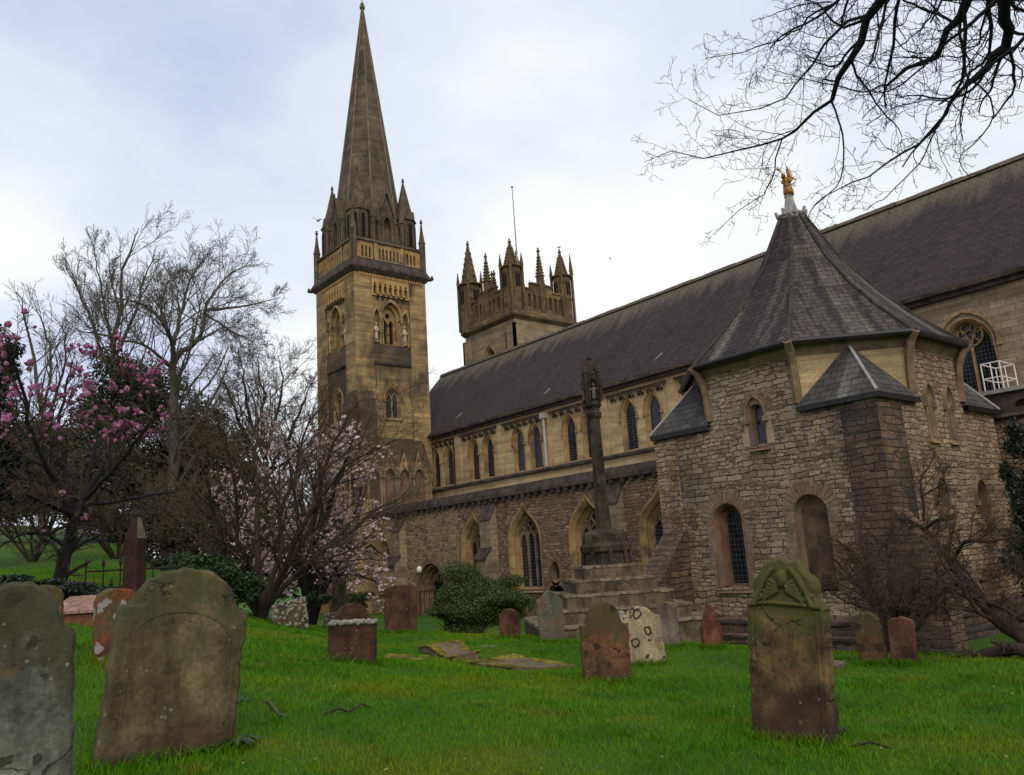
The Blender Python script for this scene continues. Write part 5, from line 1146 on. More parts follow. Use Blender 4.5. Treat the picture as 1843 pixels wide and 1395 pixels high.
# ledger slabs lying in the grass
def ledger(quad, lift, label, moss=True, seed=0, m='ledger', name='ledger_slab', sag=None):
    P = [gp(*q) for q in quad]; c = sum(P)/4; rng = np.random.default_rng(seed)
    N_ = 10; top = []; 
    for i in range(N_+1):
        for j in range(7):
            u, v = i/N_, j/6; p = (P[0]*(1-u)+P[1]*u)*(1-v)+(P[3]*(1-u)+P[2]*u)*v
            z = gz(p[0], p[1])+lift+(sag(u, v) if sag else 0)+rng.normal(0, .004); top.append((p[0]+rng.normal(0, .008), p[1]+rng.normal(0, .008), z))
    mb = MB(); W_ = 7
    low = [(x, y, z-.12) for x, y, z in top]; k = len(top)
    fs = [(i*W_+j, (i+1)*W_+j, (i+1)*W_+j+1, i*W_+j+1) for i in range(N_) for j in range(6)]
    edge = [i*W_ for i in range(N_+1)]+[N_*W_+j for j in range(1, 7)]+[i*W_+6 for i in range(N_-1, -1, -1)]+[j for j in range(5, 0, -1)]
    fs += [(edge[i], k+edge[i], k+edge[(i+1) % len(edge)], edge[(i+1) % len(edge)]) for i in range(len(edge))]
    mb.add(top+low, fs)
    root = thing(name, label, 'grave slab', c); sl = mb.build('slab', [G_[m]], root, 40)
    if moss:
        pts = []
        for q in range(420):
            e = rng.random(); sd_ = rng.choice([0, 1, 2], p=[.45, .35, .2])
            u = e; v = abs(rng.normal(0, .07)) if sd_ == 0 else 1-abs(rng.normal(0, .07)) if sd_ == 1 else rng.random()
            if sd_ == 2: u = abs(rng.normal(0, .12))
            if math.sin(u*9+seed)+.6 < 0 and sd_ != 2: continue
            p = (P[0]*(1-u)+P[1]*u)*(1-v)+(P[3]*(1-u)+P[2]*u)*v; pts.append((p[0], p[1], gz(p[0], p[1])+lift+(sag(u, v) if sag else 0)))
        mm = MB()
        for p in pts:
            s_ = rng.uniform(.015, .04); mm.ball(p, (s_*1.5, s_*1.5, s_*.7), 0, 5, 4)
        mm.build('moss', [G_['moss']], root, 180)
ledger([(842, 1196), (930, 1208), (1037, 1203), (925, 1184)], .05, 'diamond-shaped flat grave slab fringed with yellow moss', seed=2)
ledger([(755, 1176), (818, 1190), (862, 1186), (815, 1172)], .10, 'broken tilted grave slab with moss, left of the diamond-shaped one', seed=4, sag=lambda u, v: .06*math.sin(u*6)+.05*v)
ledger([(695, 1186), (760, 1190), (770, 1184), (700, 1180)], .02, 'sunken strip of grave slab overgrown with yellow moss', seed=5)
ledger([(1488, 1203), (1518, 1205), (1522, 1199), (1490, 1197)], .06, 'small flat grey slab in the grass right of the tall mossy gravestone', moss=False, seed=6, m='slate')
ledger([(866, 1165), (888, 1166), (892, 1162), (868, 1162)], .01, 'small pale flat slab sunk in the lawn', moss=False, seed=7, m='slate')

def tufts():
    rng = np.random.default_rng(77); X, Y_, H_, W2 = [], [], [], []
    for b, w, turn in FEET:
        az = math.atan2(-b[1], -b[0])+math.radians(turn); nr = np.array([math.cos(az), math.sin(az)]); t = np.array([-nr[1], nr[0]]); k = int(520*w+160)
        e = rng.random(k); side = rng.random(k)
        u = np.where(side < .7, (e-.5)*w*1.1, np.sign(e-.5)*w*.53); d = np.where(side < .7, .08+np.abs(rng.normal(0, .05, k)), rng.uniform(-.1, .1, k))
        P = b[:2]+u[:, None]*t+d[:, None]*nr; X.append(P[:, 0]); Y_.append(P[:, 1]); H_.append(rng.uniform(.04, .13, k)); W2.append(np.full(k, .0028*(1+.07*np.linalg.norm(b-EYE))))
    for _ in range(520):     # scattered clumps over the lawn
        r = rng.uniform(4.2, 20)**1; th = PAN+math.radians(rng.uniform(-35, 35)); c = np.array([-math.sin(th)*r, math.cos(th)*r]); k = int(rng.integers(25, 80)); s_ = rng.uniform(.04, .16)
        if c[1] > 17: continue
        P = c+rng.normal(0, s_, (k, 2)); X.append(P[:, 0]); Y_.append(P[:, 1]); H_.append(rng.uniform(.04, .10, k)); W2.append(np.full(k, .0026*(.7+.09*r)))
    x, y, h, w = map(np.concatenate, (X, Y_, H_, W2)); N = len(x); z = ground(x, y)-.005; a = rng.uniform(0, 6.28, N); c, s_ = np.cos(a)*w, np.sin(a)*w; ln = rng.normal(0, .55, (N, 2))*h[:, None]
    V = np.stack([np.stack([x-c, y-s_, z], 1), np.stack([x+c, y+s_, z], 1), np.stack([x+ln[:, 0]*.4+c*.6, y+ln[:, 1]*.4+s_*.6, z+h*.6], 1), np.stack([x+ln[:, 0]*.4-c*.6, y+ln[:, 1]*.4-s_*.6, z+h*.6], 1), np.stack([x+ln[:, 0], y+ln[:, 1], z+h], 1)], 1).reshape(-1, 3)
    q = np.arange(N)*5; F_ = np.concatenate([np.stack([q, q+1, q+2], 1), np.stack([q, q+2, q+3], 1), np.stack([q+3, q+2, q+4], 1)])
    tag(mesh_obj('grass_tufts', V, F_, M['blade'], uv=False), 'longer grass tufts round the gravestones and over the lawn', 'grass', kind='stuff')
tufts()
# ------------------------------------------------------------------ churchyard cross on its steps
cc = V3((-14.4, 14.5, 0)); FD = V3((math.sin(PAN+.10), -math.cos(PAN+.10), 0)); FT = V3((math.cos(PAN+.10), math.sin(PAN+.10), 0))
cz0 = gz(cc[0]+FD[0]*2, cc[1]+FD[1]*2)
FX = lambda u, v, d: tuple(cc+FT*u+FD*d+V3((0, 0, v)))
cross = thing('churchyard_cross', 'tall weathered stone cross on a stepped base in front of the church', 'stone cross', (cc[0], cc[1], cz0))
tops_ = [(.09, 2.05), (.40, 1.80), (.70, 1.56), (1.0, 1.30), (1.28, 1.06)]
zprev = -.6; rng = np.random.default_rng(5)
halfs = [1.92, 1.52, 1.22, .95, .70]; zt_ = [.13, .44, .75, 1.06, 1.36]
for i, (hh, zz) in enumerate(zip(halfs, zt_)):
    mb = MB(); z0 = zt_[i-1]-.02 if i else -.7
    ns = 22
    ring = []
    for s_ in range(4):
        for k in range(ns):
            e = -hh+2*hh*k/ns; u, d = [(e, hh), (hh, -e), (-e, -hh), (-hh, e)][s_]
            ring.append((u+rng.normal(0, .012), d+rng.normal(0, .012)))
    Lr = len(ring)
    wz = [rng.normal(0, .010) for _ in ring]
    vs = [FX(u, z0, d) for u, d in ring]+[FX(u, zz-.07+wz[j], d) for j, (u, d) in enumerate(ring)]+[FX(u*1.02, zz-.06+wz[j], d*1.02) for j, (u, d) in enumerate(ring)]+[FX(u*1.015, zz+wz[j]*.6, d*1.015) for j, (u, d) in enumerate(ring)]
    fs = [(a*Lr+j, a*Lr+(j+1) % Lr, (a+1)*Lr+(j+1) % Lr, (a+1)*Lr+j) for a in range(3) for j in range(Lr)]+[tuple(3*Lr+j for j in range(Lr))]
    mb.add(vs, fs, 0); mb.m = [1 if i_ >= Lr else 0 for i_ in range(len(fs))]; mb.build('step', [G_['crossstone'], G_['crosstop']], cross)
mb = MB()    # heavy octagonal socket stone
mb.ngon((cc[0], cc[1], 0), [(.60, 1.34), (.56, 1.62), (.63, 1.68), (.64, 1.80), (.57, 1.88), (.56, 2.08), (.48, 2.16), (.3, 2.2)], 8, 0, rot=PAN+.1+math.pi/8)
for k in range(8):
    a = PAN+.1+math.pi/4*k; mb.tube([(cc[0]+.56*math.cos(a), cc[1]+.56*math.sin(a), 1.36), (cc[0]+.53*math.cos(a), cc[1]+.53*math.sin(a), 1.70)], .07, 5)
mb.build('socket_stone', [G_['crossdark']], cross)
mb = MB(); mb.ngon((cc[0], cc[1], 0), [(.225, 2.15), (.215, 2.3), (.195, 2.6), (.165, 3.6), (.145, 4.6), (.14, 4.95)], 8, 0); mb.build('shaft', [G_['crossdark']], cross)
mb = MB(); mb.ngon((cc[0], cc[1], 0), [(.15, 4.95), (.20, 5.02), (.21, 5.1), (.155, 5.16), (.155, 5.22), (.225, 5.3), (.205, 5.36), (.195, 6.05), (.22, 6.1), (.16, 6.16), (.12, 6.3), (.05, 6.48), (.075, 6.53), (.015, 6.64)], 8, 0)
for k in range(4):
    a = PAN+.1+math.pi/2*k; Fq = FR((cc[0]+.19*math.cos(a), cc[1]+.19*math.sin(a), 0), (-math.sin(a), math.cos(a), 0), (math.cos(a), math.sin(a), 0))
    A = arch(0, 5.42, 5.8, 5.95, .18, 5); mb.poly(Fq, [A], .004, 1); mb.band(Fq, A, arch(0, 5.42, 5.8, 6.02, .25, 5), -.02, .05, 0)
    mb.tube([Fq(0, 5.45, .02), Fq(0, 5.62, .03), Fq(0, 5.74, .02)], [.05, .045, .028], 6, 2); mb.ball(Fq(0, 5.80, .03), .04, 2, 6, 5); mb.tube([Fq(-.09, 5.68, .03), Fq(.09, 5.70, .03)], .02, 5, 2)
    b2 = a+math.pi/4; mb.ngon((cc[0]+.215*math.cos(b2), cc[1]+.215*math.sin(b2), 0), [(.05, 5.36), (.045, 6.1), (.07, 6.14), (.01, 6.42)], 5, 0); mb.ball((cc[0]+.16*math.cos(b2), cc[1]+.16*math.sin(b2), 6.25), .06, 0, 5, 4)
mb.build('cross_head', [G_['crossdark'], M['dark'], G_['slate']], cross)

# ------------------------------------------------------------------ iron railing
fp0 = at(153, 1056, 20.5); fp1 = at(330, 1046, 21.5)
mb_r = MB(); fz = min(gz(fp0[0], fp0[1]), gz(fp1[0], fp1[1]))
root = thing('iron_fence', 'short black iron railing with spear tops beside the obelisk', 'fence', (fp0[0], fp0[1], gz(fp0[0], fp0[1])))
zb = at(155, 1063, 20.5)[2]; zr = at(155, 1029, 20.5)[2]; zt = at(155, 1010, 20.5)[2]
n_ = 12
for z in (zb+.03, zr): mb_r.tube([(fp0[0], fp0[1], z), (fp1[0], fp1[1], z)], .022, 5)
mb_r.build('rail', [M['iron']], root)
for i in range(n_+1):
    p = fp0+(fp1-fp0)*i/n_; tall = i % 2 == 0; g = gz(p[0], p[1]); mb = MB(); h1 = zt if tall else zb+.18
    mb.tube([(p[0], p[1], min(g, zb)-.3), (p[0], p[1], h1-.10)], .019, 5); mb.ngon((p[0], p[1], h1-.12), [(.02, 0), (.05, .05), (.005, .17)], 5); mb.build('spear_bar', [M['iron']], root)

# ================================================================== TREES AND PLANTS
def tubes_np(lines, rads, sides):
    """lines: list of (k,3) arrays; returns quads for all of them at once"""
    groups = {}
    for L, R in zip(lines, rads): groups.setdefault(len(L), []).append((L, R))
    VV, FF, off = [], [], 0
    for k, items in groups.items():
        P = np.array([i[0] for i in items]); R = np.array([i[1] for i in items]); B = len(items)
        T = np.empty_like(P); T[:, 1:-1] = P[:, 2:]-P[:, :-2]; T[:, 0] = P[:, 1]-P[:, 0]; T[:, -1] = P[:, -1]-P[:, -2]
        T /= np.linalg.norm(T, axis=2, keepdims=True)+1e-9
        D = P[:, -1]-P[:, 0]; ref = np.cross(D, np.array([.31, .77, .55])); ref /= np.linalg.norm(ref, axis=1, keepdims=True)+1e-9
        ref = np.repeat(ref[:, None], k, 1)
        a = ref-(ref*T).sum(2, keepdims=True)*T; a /= np.linalg.norm(a, axis=2, keepdims=True)+1e-9; b = np.cross(T, a)
        th = np.arange(sides)*2*np.pi/sides
        V = P[:, :, None]+R[:, :, None, None]*(np.cos(th)[None, None, :, None]*a[:, :, None]+np.sin(th)[None, None, :, None]*b[:, :, None])
        idx = np.arange(B*k*sides).reshape(B, k, sides)
        q = np.stack([idx[:, :-1], np.roll(idx, -1, 2)[:, :-1], np.roll(idx, -1, 2)[:, 1:], idx[:, 1:]], -1).reshape(-1, 4)
        VV.append(V.reshape(-1, 3)); FF.append(q+off); off += B*k*sides
    return np.concatenate(VV), np.concatenate(FF)
def wander(rng, p, d, length, k, wob, up=0.0, gnarl=0.0):
    pts = [p]; d = d/np.linalg.norm(d); st = length/(k-1); g = 0
    for i in range(k-1):
        d = d+rng.normal(0, wob, 3)+np.array([0, 0, up]); d /= np.linalg.norm(d)
        p = p+d*st; pts.append(p)
    return np.array(pts)
def branchlets(rng, parent, prad, spec, lev, out, flat=None, bylen=None):
    """spec[lev] = (children per metre or count, length ratio, angle, wobble, radius ratio, up, points)"""
    if lev >= len(spec): return
    num, lr, ang, wob, rr, up, k = spec[lev]
    seg = np.linalg.norm(np.diff(parent, axis=0), axis=1); L = seg.sum(); n_ = max(1, int(round(num*rng.uniform(.75, 1.25)*(min(1.4, max(.2, L/bylen)) if bylen else 1))))
    cum = np.concatenate([[0], np.cumsum(seg)])/L
    for q in range(n_):
        t = .18+.80*(q+rng.random())/n_; i = min(len(seg)-1, int(np.searchsorted(cum, t)-1)); f = (t-cum[i])/(cum[i+1]-cum[i]+1e-9)
        p = parent[i]*(1-f)+parent[i+1]*f; tdir = parent[i+1]-parent[i]; tdir /= np.linalg.norm(tdir)+1e-9
        s = rng.normal(0, 1, 3); s -= s@tdir*tdir; s /= np.linalg.norm(s)+1e-9
        if flat is not None: s = s-flat*(s@flat)*.75; s /= np.linalg.norm(s)+1e-9
        a = math.radians(ang)*rng.uniform(.7, 1.3); d = math.cos(a)*tdir+math.sin(a)*s
        ln = L*lr*rng.uniform(.6, 1.25)*(1.1-.55*t); r0 = (prad[i]*(1-f)+prad[i+1]*f)*rr
        B = wander(rng, p, d, ln, k, wob, up); R = np.linspace(r0, max(r0*.35, spec[-1][4]*.0+.0025), k)
        out[lev].append((B, R)); branchlets(rng, B, R, spec, lev+1, out, flat, bylen*.42 if bylen else None)
def make_tree(name, label, cat, base, limbs, spec, bark, twig, minr=.006, seed=0, group=None, extra=None, flat=None, sides=(7, 4, 3), split=1, bylen=None):
    """limbs: [(points, r0, r1)] hand-laid main limbs; the rest grows from them"""
    rng = np.random.default_rng(seed); out = [[] for _ in spec]
    root = thing(name, label, cat, base, group)
    ll, lr_ = [], []
    for P, r0, r1 in limbs:
        P = np.array(P, float)
        if len(P) < 9:      # smooth the hand-laid line and give it some crookedness
            t = np.linspace(0, len(P)-1, 13); Q = np.array([np.interp(t, np.arange(len(P)), P[:, j]) for j in range(3)]).T
            Q[1:-1] = .25*Q[:-2]+.5*Q[1:-1]+.25*Q[2:]; Q[1:-1] += rng.normal(0, .018*np.linalg.norm(P[-1]-P[0])/3, (11, 3)); P = Q
        R = np.linspace(r0, r1, len(P)); ll.append(P); lr_.append(R)
        if bylen is None or r0 < .15: branchlets(rng, P, R, spec, 0, out, flat, bylen)
    for i in range(split): ll += [b for b, _ in out[i]]; lr_ += [r for _, r in out[i]]
    v, f = tubes_np(ll, lr_, sides[0]); mesh_obj('trunk', v, f, bark, root, 180)
    tw = [x for o in out[split:] for x in o]
    if tw:
        v, f = tubes_np([b for b, _ in tw], [np.maximum(r, minr) for _, r in tw], sides[2]); mesh_obj('crown', v, f, twig, root, uv=False)
    return root, out, rng
def bark_mat(name, c1, c2, c3=None):
    m, n = mat(name); p = n.new('ShaderNodeTexCoord').outputs['Object']
    a = n.noise(n.mapping(p, (6, 6, 1.6)), 1.6, 5, .65); col = n.ramp(a, [(.35, c1), (.65, c2)])
    if c3: col = n.mix(n.step(n.noise(p, 1.3, 4), .52, .62), col, c3)
    n.out(col, .93, n.bump(a, .8, .04)); return m
BK = bark_mat('brown_bark', (.022, .014, .009), (.056, .038, .024)); BG = bark_mat('grey_bark', (.06, .05, .036), (.15, .125, .09), (.07, .07, .04))
BD = bark_mat('dark_bark', (.010, .008, .008), (.024, .019, .018)); TW = bark_mat('twigs_brown', (.055, .038, .022), (.11, .08, .05)); TG = bark_mat('twigs_grey', (.085, .07, .052), (.15, .125, .095))
TD = bark_mat('twigs_dark', (.012, .010, .012), (.022, .018, .02))

def fan(base, top, spread, n_, rng, r0, wob=.07, hlo=.55, k=12, up=.02):
    """several stems rising from one foot"""
    L = []
    for i in range(n_):
        a = 2*math.pi*i/n_+rng.uniform(-.4, .4); s = spread*rng.uniform(.5, 1.0)
        d = np.array([math.cos(a)*s, math.sin(a)*s, 1.0]); h = top*rng.uniform(hlo, 1)
        L.append((wander(rng, np.array(base)+np.array([math.cos(a), math.sin(a), 0])*r0*.5, d, h*math.sqrt(1+s*s*.5), k, wob, up), r0*rng.uniform(.55, .8), r0*.10))
    return L
SPEC = [(7, .48, 42, .10, .55, .02, 8), (6, .45, 45, .14, .55, .01, 6), (5, .48, 48, .18, .6, .01, 5)]

# multi-stemmed bare tree in the middle of the graves
b = at(468, 1118, 24.0); b[2] = gz(b[0], b[1])-.1; D = 24.0
J = lambda *q: [b if i == 0 else at(x, y, D+dd) for i, (x, y, dd) in enumerate(((0, 0, 0),)+q)]
limbs = [(J((455, 1075, 0), (410, 1010, -.6), (385, 930, -1.0), (372, 860, -1.4), (345, 790, -1.8)), 0.109, 0.0175),
         (J((470, 1070, .2), (462, 985, .6), (470, 900, 1.0), (458, 830, 1.3), (465, 750, 1.6), (440, 680, 1.8)), 0.116, 0.0140),
         (J((490, 1060, -.2), (540, 985, -.6), (575, 900, -1.0), (585, 830, -1.2), (610, 770, -1.5), (650, 720, -1.6)), 0.122, 0.0140),
         (J((500, 1060, .2), (560, 1010, .5), (620, 965, .9), (665, 925, 1.2), (705, 905, 1.4), (735, 880, 1.5)), 0.102, 0.0098),
         (J((480, 1065, .5), (505, 985, 1.2), (510, 900, 1.8), (535, 830, 2.2), (555, 760, 2.5), (600, 700, 2.9)), 0.102, 0.0140),
         (J((445, 1070, .4), (400, 1020, 1.1), (350, 965, 1.8), (310, 920, 2.2), (270, 900, 2.6)), 0.082, 0.0098),
         (J((462, 1060, -.6), (430, 980, -1.5), (425, 880, -2.0), (405, 790, -2.5), (385, 730, -2.8)), 0.088, 0.0112),
         (J((505, 1040, -.9), (545, 940, -1.8), (600, 860, -2.4), (660, 810, -2.8), (715, 790, -3.0)), 0.082, 0.0084)]
make_tree('bare_tree', 'many-stemmed bare tree fanning out from a short trunk among the graves', 'tree', b, limbs, [(12, .44, 40, .08, .42, .02, 8), (10, .48, 38, .10, .5, .015, 7), (6, .52, 36, .12, .6, .015, 5)], BK, TW, .0045, seed=21)
# pink magnolia behind it
def blossoms(pts, size, rng, petals=6, up=.5, opn=(.35, .95), wd=.26):
    V, Fc = [], []
    for p in pts:
        s = size*rng.uniform(.65, 1.25); o0 = len(V); ax = rng.normal(0, .5, 3)+np.array([0, 0, up+.4]); ax /= np.linalg.norm(ax)
        t1 = np.cross(ax, [.3, .9, .2]); t1 /= np.linalg.norm(t1); t2 = np.cross(ax, t1); op = rng.uniform(*opn)
        for q in range(petals):
            a = 2*math.pi*q/petals+rng.uniform(-.25, .25); r_ = math.cos(a)*t1+math.sin(a)*t2; c_ = -math.sin(a)*t1+math.cos(a)*t2
            o = len(V); V += [p, p+s*(.62*op*r_+.45*ax-wd*c_), p+s*(.62*op*r_+.45*ax+wd*c_), p+s*(op*r_*1.0+(1.05-.4*op)*ax)]
            Fc += [(o, o+1, o+2), (o+1, o+3, o+2)]
    return np.array(V), np.array(Fc)
def petal_mat(name, cols):
    m, n = mat(name); r_ = n.new('ShaderNodeNewGeometry').outputs['Random Per Island']
    n.out(n.ramp(r_, [(i/(len(cols)-1), c) for i, c in enumerate(cols)]), .6, None, Subsurface_Weight=0.0); return m
PINK = petal_mat('pale_pink_petal', [(.36, .21, .20), (.56, .40, .37), (.70, .60, .55), (.44, .27, .25)])
PURP = petal_mat('magenta_petal', [(.30, .05, .17), (.44, .10, .27), (.56, .24, .40), (.25, .035, .12), (.62, .40, .50)])
def ends_of(out, levels, rng, keep):
    P = [B[i] for l in levels for B, _ in out[l] for i in (-1, -2) if rng.random() < keep]
    return P
b = at(560, 1095, 31.0); b[2] = gz(b[0], b[1])-.1; rng = np.random.default_rng(5); D = 31.0
J = lambda *q: [b if i == 0 else at(x, y, D+dd) for i, (x, y, dd) in enumerate(((0, 0, 0),)+q)]
limbs = [(J((540, 1020, 0), (480, 950, .3), (430, 900, .6), (400, 860, .8)), .14, .03), (J((555, 1000, 0), (540, 900, .4), (520, 840, .6), (510, 790, .8)), .15, .03),
         (J((570, 1000, 0), (600, 900, -.5), (620, 830, -.8), (635, 790, -1)), .15, .03), (J((590, 1030, 0), (640, 990, .3), (670, 980, .5), (690, 1000, .7)), .12, .02),
         (J((580, 1020, .5), (620, 960, 1.2), (650, 900, 1.6), (655, 860, 1.8)), .12, .02), (J((545, 1030, -.4), (500, 990, -1.2), (455, 960, -1.6), (430, 950, -1.8)), .12, .02), (J((565, 1000, -.5), (580, 930, -1.3), (575, 860, -1.8), (570, 810, -2)), .12, .02),
         (J((590, 1040, -.3), (630, 1030, -.7), (660, 1040, -.9), (680, 1050, -1)), .1, .02), (J((550, 1040, .3), (500, 1040, .6), (450, 1020, .9)), .1, .02)]
root, out, rng = make_tree('magnolia_tree', 'pale pink magnolia in full blossom behind the bare many-stemmed tree', 'tree', b, limbs, [(11, .42, 48, .10, .42, .0, 7), (8, .45, 48, .14, .5, .0, 5), (4, .5, 48, .16, .6, .0, 4)], BD, TW, .0045, seed=31)
pts = ends_of(out, (1, 2), rng, .66); v, f = blossoms(pts, .112, rng)
tag(mesh_obj('blossom', v, f, PINK, root, uv=False), kind='stuff')
# purple magnolia on the left, its flowers one by one
D = 19.0; b = at(105, 1062, D); b[2] = gz(b[0], b[1])-.1
J = lambda *q: [b if i == 0 else at(x, y, D+dd) for i, (x, y, dd) in enumerate(((0, 0, 0),)+q)]
limbs = [(J((118, 1000, 0), (132, 940, 0), (150, 900, 0)), .15, .08),
         (J((132, 940, 0), (95, 860, -.4), (60, 790, -.8), (50, 720, -1.1), (25, 660, -1.4), (10, 610, -1.6)), 0.061, .016),
         (J((132, 940, 0), (120, 850, .5), (100, 770, .9), (120, 700, 1.2), (130, 650, 1.3)), 0.061, .014),
         (J((150, 900, 0), (190, 830, .2), (215, 770, .3), (240, 700, .3), (235, 660, .3)), 0.061, .014),
         (J((150, 900, 0), (200, 850, -.6), (240, 800, -1.0), (270, 760, -1.3), (285, 740, -1.4)), 0.055, .012),
         (J((140, 930, 0), (70, 900, -.8), (20, 880, -1.4), (-40, 900, -2.0)), 0.055, .016), (J((135, 940, 0), (90, 960, -.5), (40, 960, -1.0), (0, 985, -1.4)), 0.039, .012),
         (J((150, 900, 0), (170, 800, 1.0), (175, 730, 1.6), (190, 680, 1.9)), 0.050, .012), (J((150, 910, 0), (220, 900, .4), (290, 890, .8), (340, 880, 1.0)), 0.039, .010),
         (J((132, 940, 0), (80, 830, .6), (30, 760, 1.0), (-10, 700, 1.3)), 0.055, .014)]
limbs[1:] = [([at(*{0: (132, 940)}[0], D)]+P[2:] if False else P[1:], r0, r1) for P, r0, r1 in limbs[1:]]
root, out, rng = make_tree('magnolia_tree', 'magenta-flowered magnolia with a leaning dark trunk at the left edge', 'tree', b, limbs, [(11, .42, 46, .11, .40, .01, 8), (8, .46, 46, .14, .5, .02, 6), (5, .5, 42, .16, .6, .04, 5)], BD, TW, .0055, seed=41)
v, f = blossoms([np.zeros(3)], .15, np.random.default_rng(2), 8)
fm = []
for s_ in range(4):
    v, f = blossoms([np.zeros(3)], .135, np.random.default_rng(s_+2), 9, 1.6, (.30, .62), .38); me = bpy.data.meshes.new('flower'); me.from_pydata(v.tolist(), [], f.tolist()); me.materials.append(PURP); fm.append(me)
tips = np.array([B[-1] for l in (1, 2) for B, _ in out[l]]); rel = tips-EYE; zz = rel@_f; tx = 921.5+FOC*(rel@_r)/zz; ty = 697.5-FOC*(rel@_u)/zz
wt = np.where((ty < 800) & (tx < 300) & (tx > -10), 1.0, 0)*np.where((tx > 150) | (ty < 720), 1.0, .25)+np.where((ty >= 800) & (ty < 1000) & (tx > -5) & (tx < 180), .03, 0)
pick = rng.choice(len(tips), 330, replace=False, p=wt/wt.sum())
v, f = blossoms(tips[pick[98:]], .105, rng, 7, 1.2, (.25, .6), .36); tag(mesh_obj('blossom', v, f, PURP, root, uv=False), kind='stuff'); pick = pick[:98]
for q in pick:
    o_ = bpy.data.objects.new('flower', fm[int(rng.integers(4))]); COL.objects.link(o_); o_.parent = root; o_.location = tuple(tips[q]-V3(root['_base'])); o_.rotation_euler = (rng.normal(0, .35), rng.normal(0, .35), rng.uniform(0, 6)); k = rng.uniform(.7, 1.2); o_.scale = (k, k, k)

# tall bare trees on the slope behind
def bare(px, py, D, name, label, stems, spec, bark, twig, minr, seed, base_y=None, cat='tree', lab2=None):
    b = at(px, py, D); b[2] = gz(b[0], b[1])-.2
    limbs = []
    for pts, r0, r1 in stems:
        P = [b if (q == 0) else at(x, y, D+dd) for q, (x, y, dd) in enumerate(pts)] if pts[0] is None or pts[0] == 'b' or pts[0][0] == 'b' else [at(x, y, D+dd) for x, y, dd in pts]
        limbs.append((P, r0*.75, r1*.75))
    return make_tree(name, label, cat, b, limbs, spec, bark, twig, minr, seed=seed)
T0 = ('b', 0, 0)
bare(302, 1010, 45, 'bare_tree', 'tall bare tree with a pale trunk and a spreading crown above the dark evergreen', [
    ([T0, (308, 900, 0), (312, 800, 0), (312, 700, 0), (312, 650, 0)], .42, .24),
    ([(312, 655, 0), (325, 630, 0), (345, 622, 0), (362, 610, .5), (370, 565, 1), (372, 540, 1.4), (400, 500, 2), (440, 480, 2.6)], .22, .04),
    ([(372, 558, 1.2), (410, 555, 1.6), (450, 550, 2), (505, 535, 2.6)], .13, .02), ([(312, 655, 0), (313, 620, -.5), (300, 590, -1), (280, 560, -1.6), (240, 540, -2.2), (205, 535, -2.6)], .20, .03),
    ([(313, 620, 0), (322, 580, .5), (332, 540, .8), (345, 500, 1.2), (365, 470, 1.8)], .17, .03), ([(300, 590, 0), (290, 550, .5), (300, 510, 1), (320, 480, 1.4)], .12, .02),
    ([(310, 665, 0), (275, 625, -1.5), (220, 610, -2.6), (160, 600, -3.4), (130, 590, -3.8)], .12, .015), ([(370, 565, 1), (420, 600, 0), (470, 620, -1)], .09, .015), ([(345, 622, 0), (400, 590, -1.5), (440, 590, -2.4)], .08, .015)],
    [(16, .55, 40, .10, .36, .03, 10), (10, .52, 40, .14, .5, .02, 8), (6, .5, 42, .18, .6, .02, 6)], BG, TG, .0075, 51)
bare(205, 1000, 52, 'bare_tree', 'slender bare tree with upright twigs left of the spreading one', [
    ([T0, (205, 850, 0), (205, 700, 0), (210, 600, 0), (220, 520, 0), (232, 450, 0), (250, 410, 0)], .32, .02), ([(205, 700, 0), (180, 620, 1), (150, 540, 1.5), (130, 500, 2), (112, 472, 2.4)], .16, .015),
    ([(208, 640, 0), (240, 570, -1), (260, 500, -1.6), (285, 440, -2)], .15, .012), ([(206, 660, 0), (190, 560, -1.2), (180, 500, -1.8), (168, 440, -2)], .14, .012), ([(215, 560, 0), (200, 500, 1.4), (195, 450, 2)], .10, .012)],
    [(13, .36, 30, .07, .38, .04, 8), (9, .45, 32, .10, .5, .03, 6), (6, .5, 35, .12, .6, .02, 5)], BG, TG, .0078, 52)
bare(475, 1020, 54, 'bare_tree', 'rounded bare tree with dense fine twigs beside the spire tower', [
    ([T0, (478, 950, 0), (480, 860, 0), (475, 790, 0), (470, 720, 0), (465, 650, 0)], .40, .04), ([(480, 860, 0), (440, 780, 1), (415, 720, 1.6), (400, 670, 2)], .2, .03), ([(480, 860, 0), (520, 790, -1), (545, 730, -1.6), (560, 690, -2)], .2, .03),
    ([(477, 820, 0), (500, 740, 1.5), (510, 680, 2.2), (500, 640, 2.6)], .18, .025), ([(477, 830, 0), (445, 740, -1.5), (440, 680, -2.2), (430, 640, -2.6)], .18, .025), ([(480, 860, 0), (410, 820, 0), (385, 780, 0), (370, 740, 0)], .16, .02), ([(480, 850, 0), (540, 820, .8), (575, 780, 1.2), (590, 740, 1.5)], .16, .02)],
    [(14, .40, 42, .09, .38, .02, 8), (11, .45, 44, .12, .5, .02, 6), (9, .5, 45, .15, .6, .02, 5)], BK, TW, .0085, 53)
bare(75, 990, 58, 'bare_tree', 'thin bare sapling rising behind the magenta magnolia', [
    ([T0, (75, 850, 0), (80, 740, 0), (60, 640, 0), (35, 560, 0), (42, 525, 0)], .28, .012), ([(80, 740, 0), (95, 640, 1), (70, 570, 1.6), (58, 530, 2)], .14, .012), ([(78, 770, 0), (115, 670, -1), (120, 600, -1.6), (90, 560, -2)], .14, .012), ([(76, 800, 0), (30, 700, 1.2), (10, 640, 1.8), (0, 590, 2)], .14, .012)],
    [(9, .36, 30, .08, .5, .04, 8), (6, .45, 34, .10, .55, .03, 6), (4, .5, 38, .12, .6, .02, 5)], BG, TG, .0085, 54)

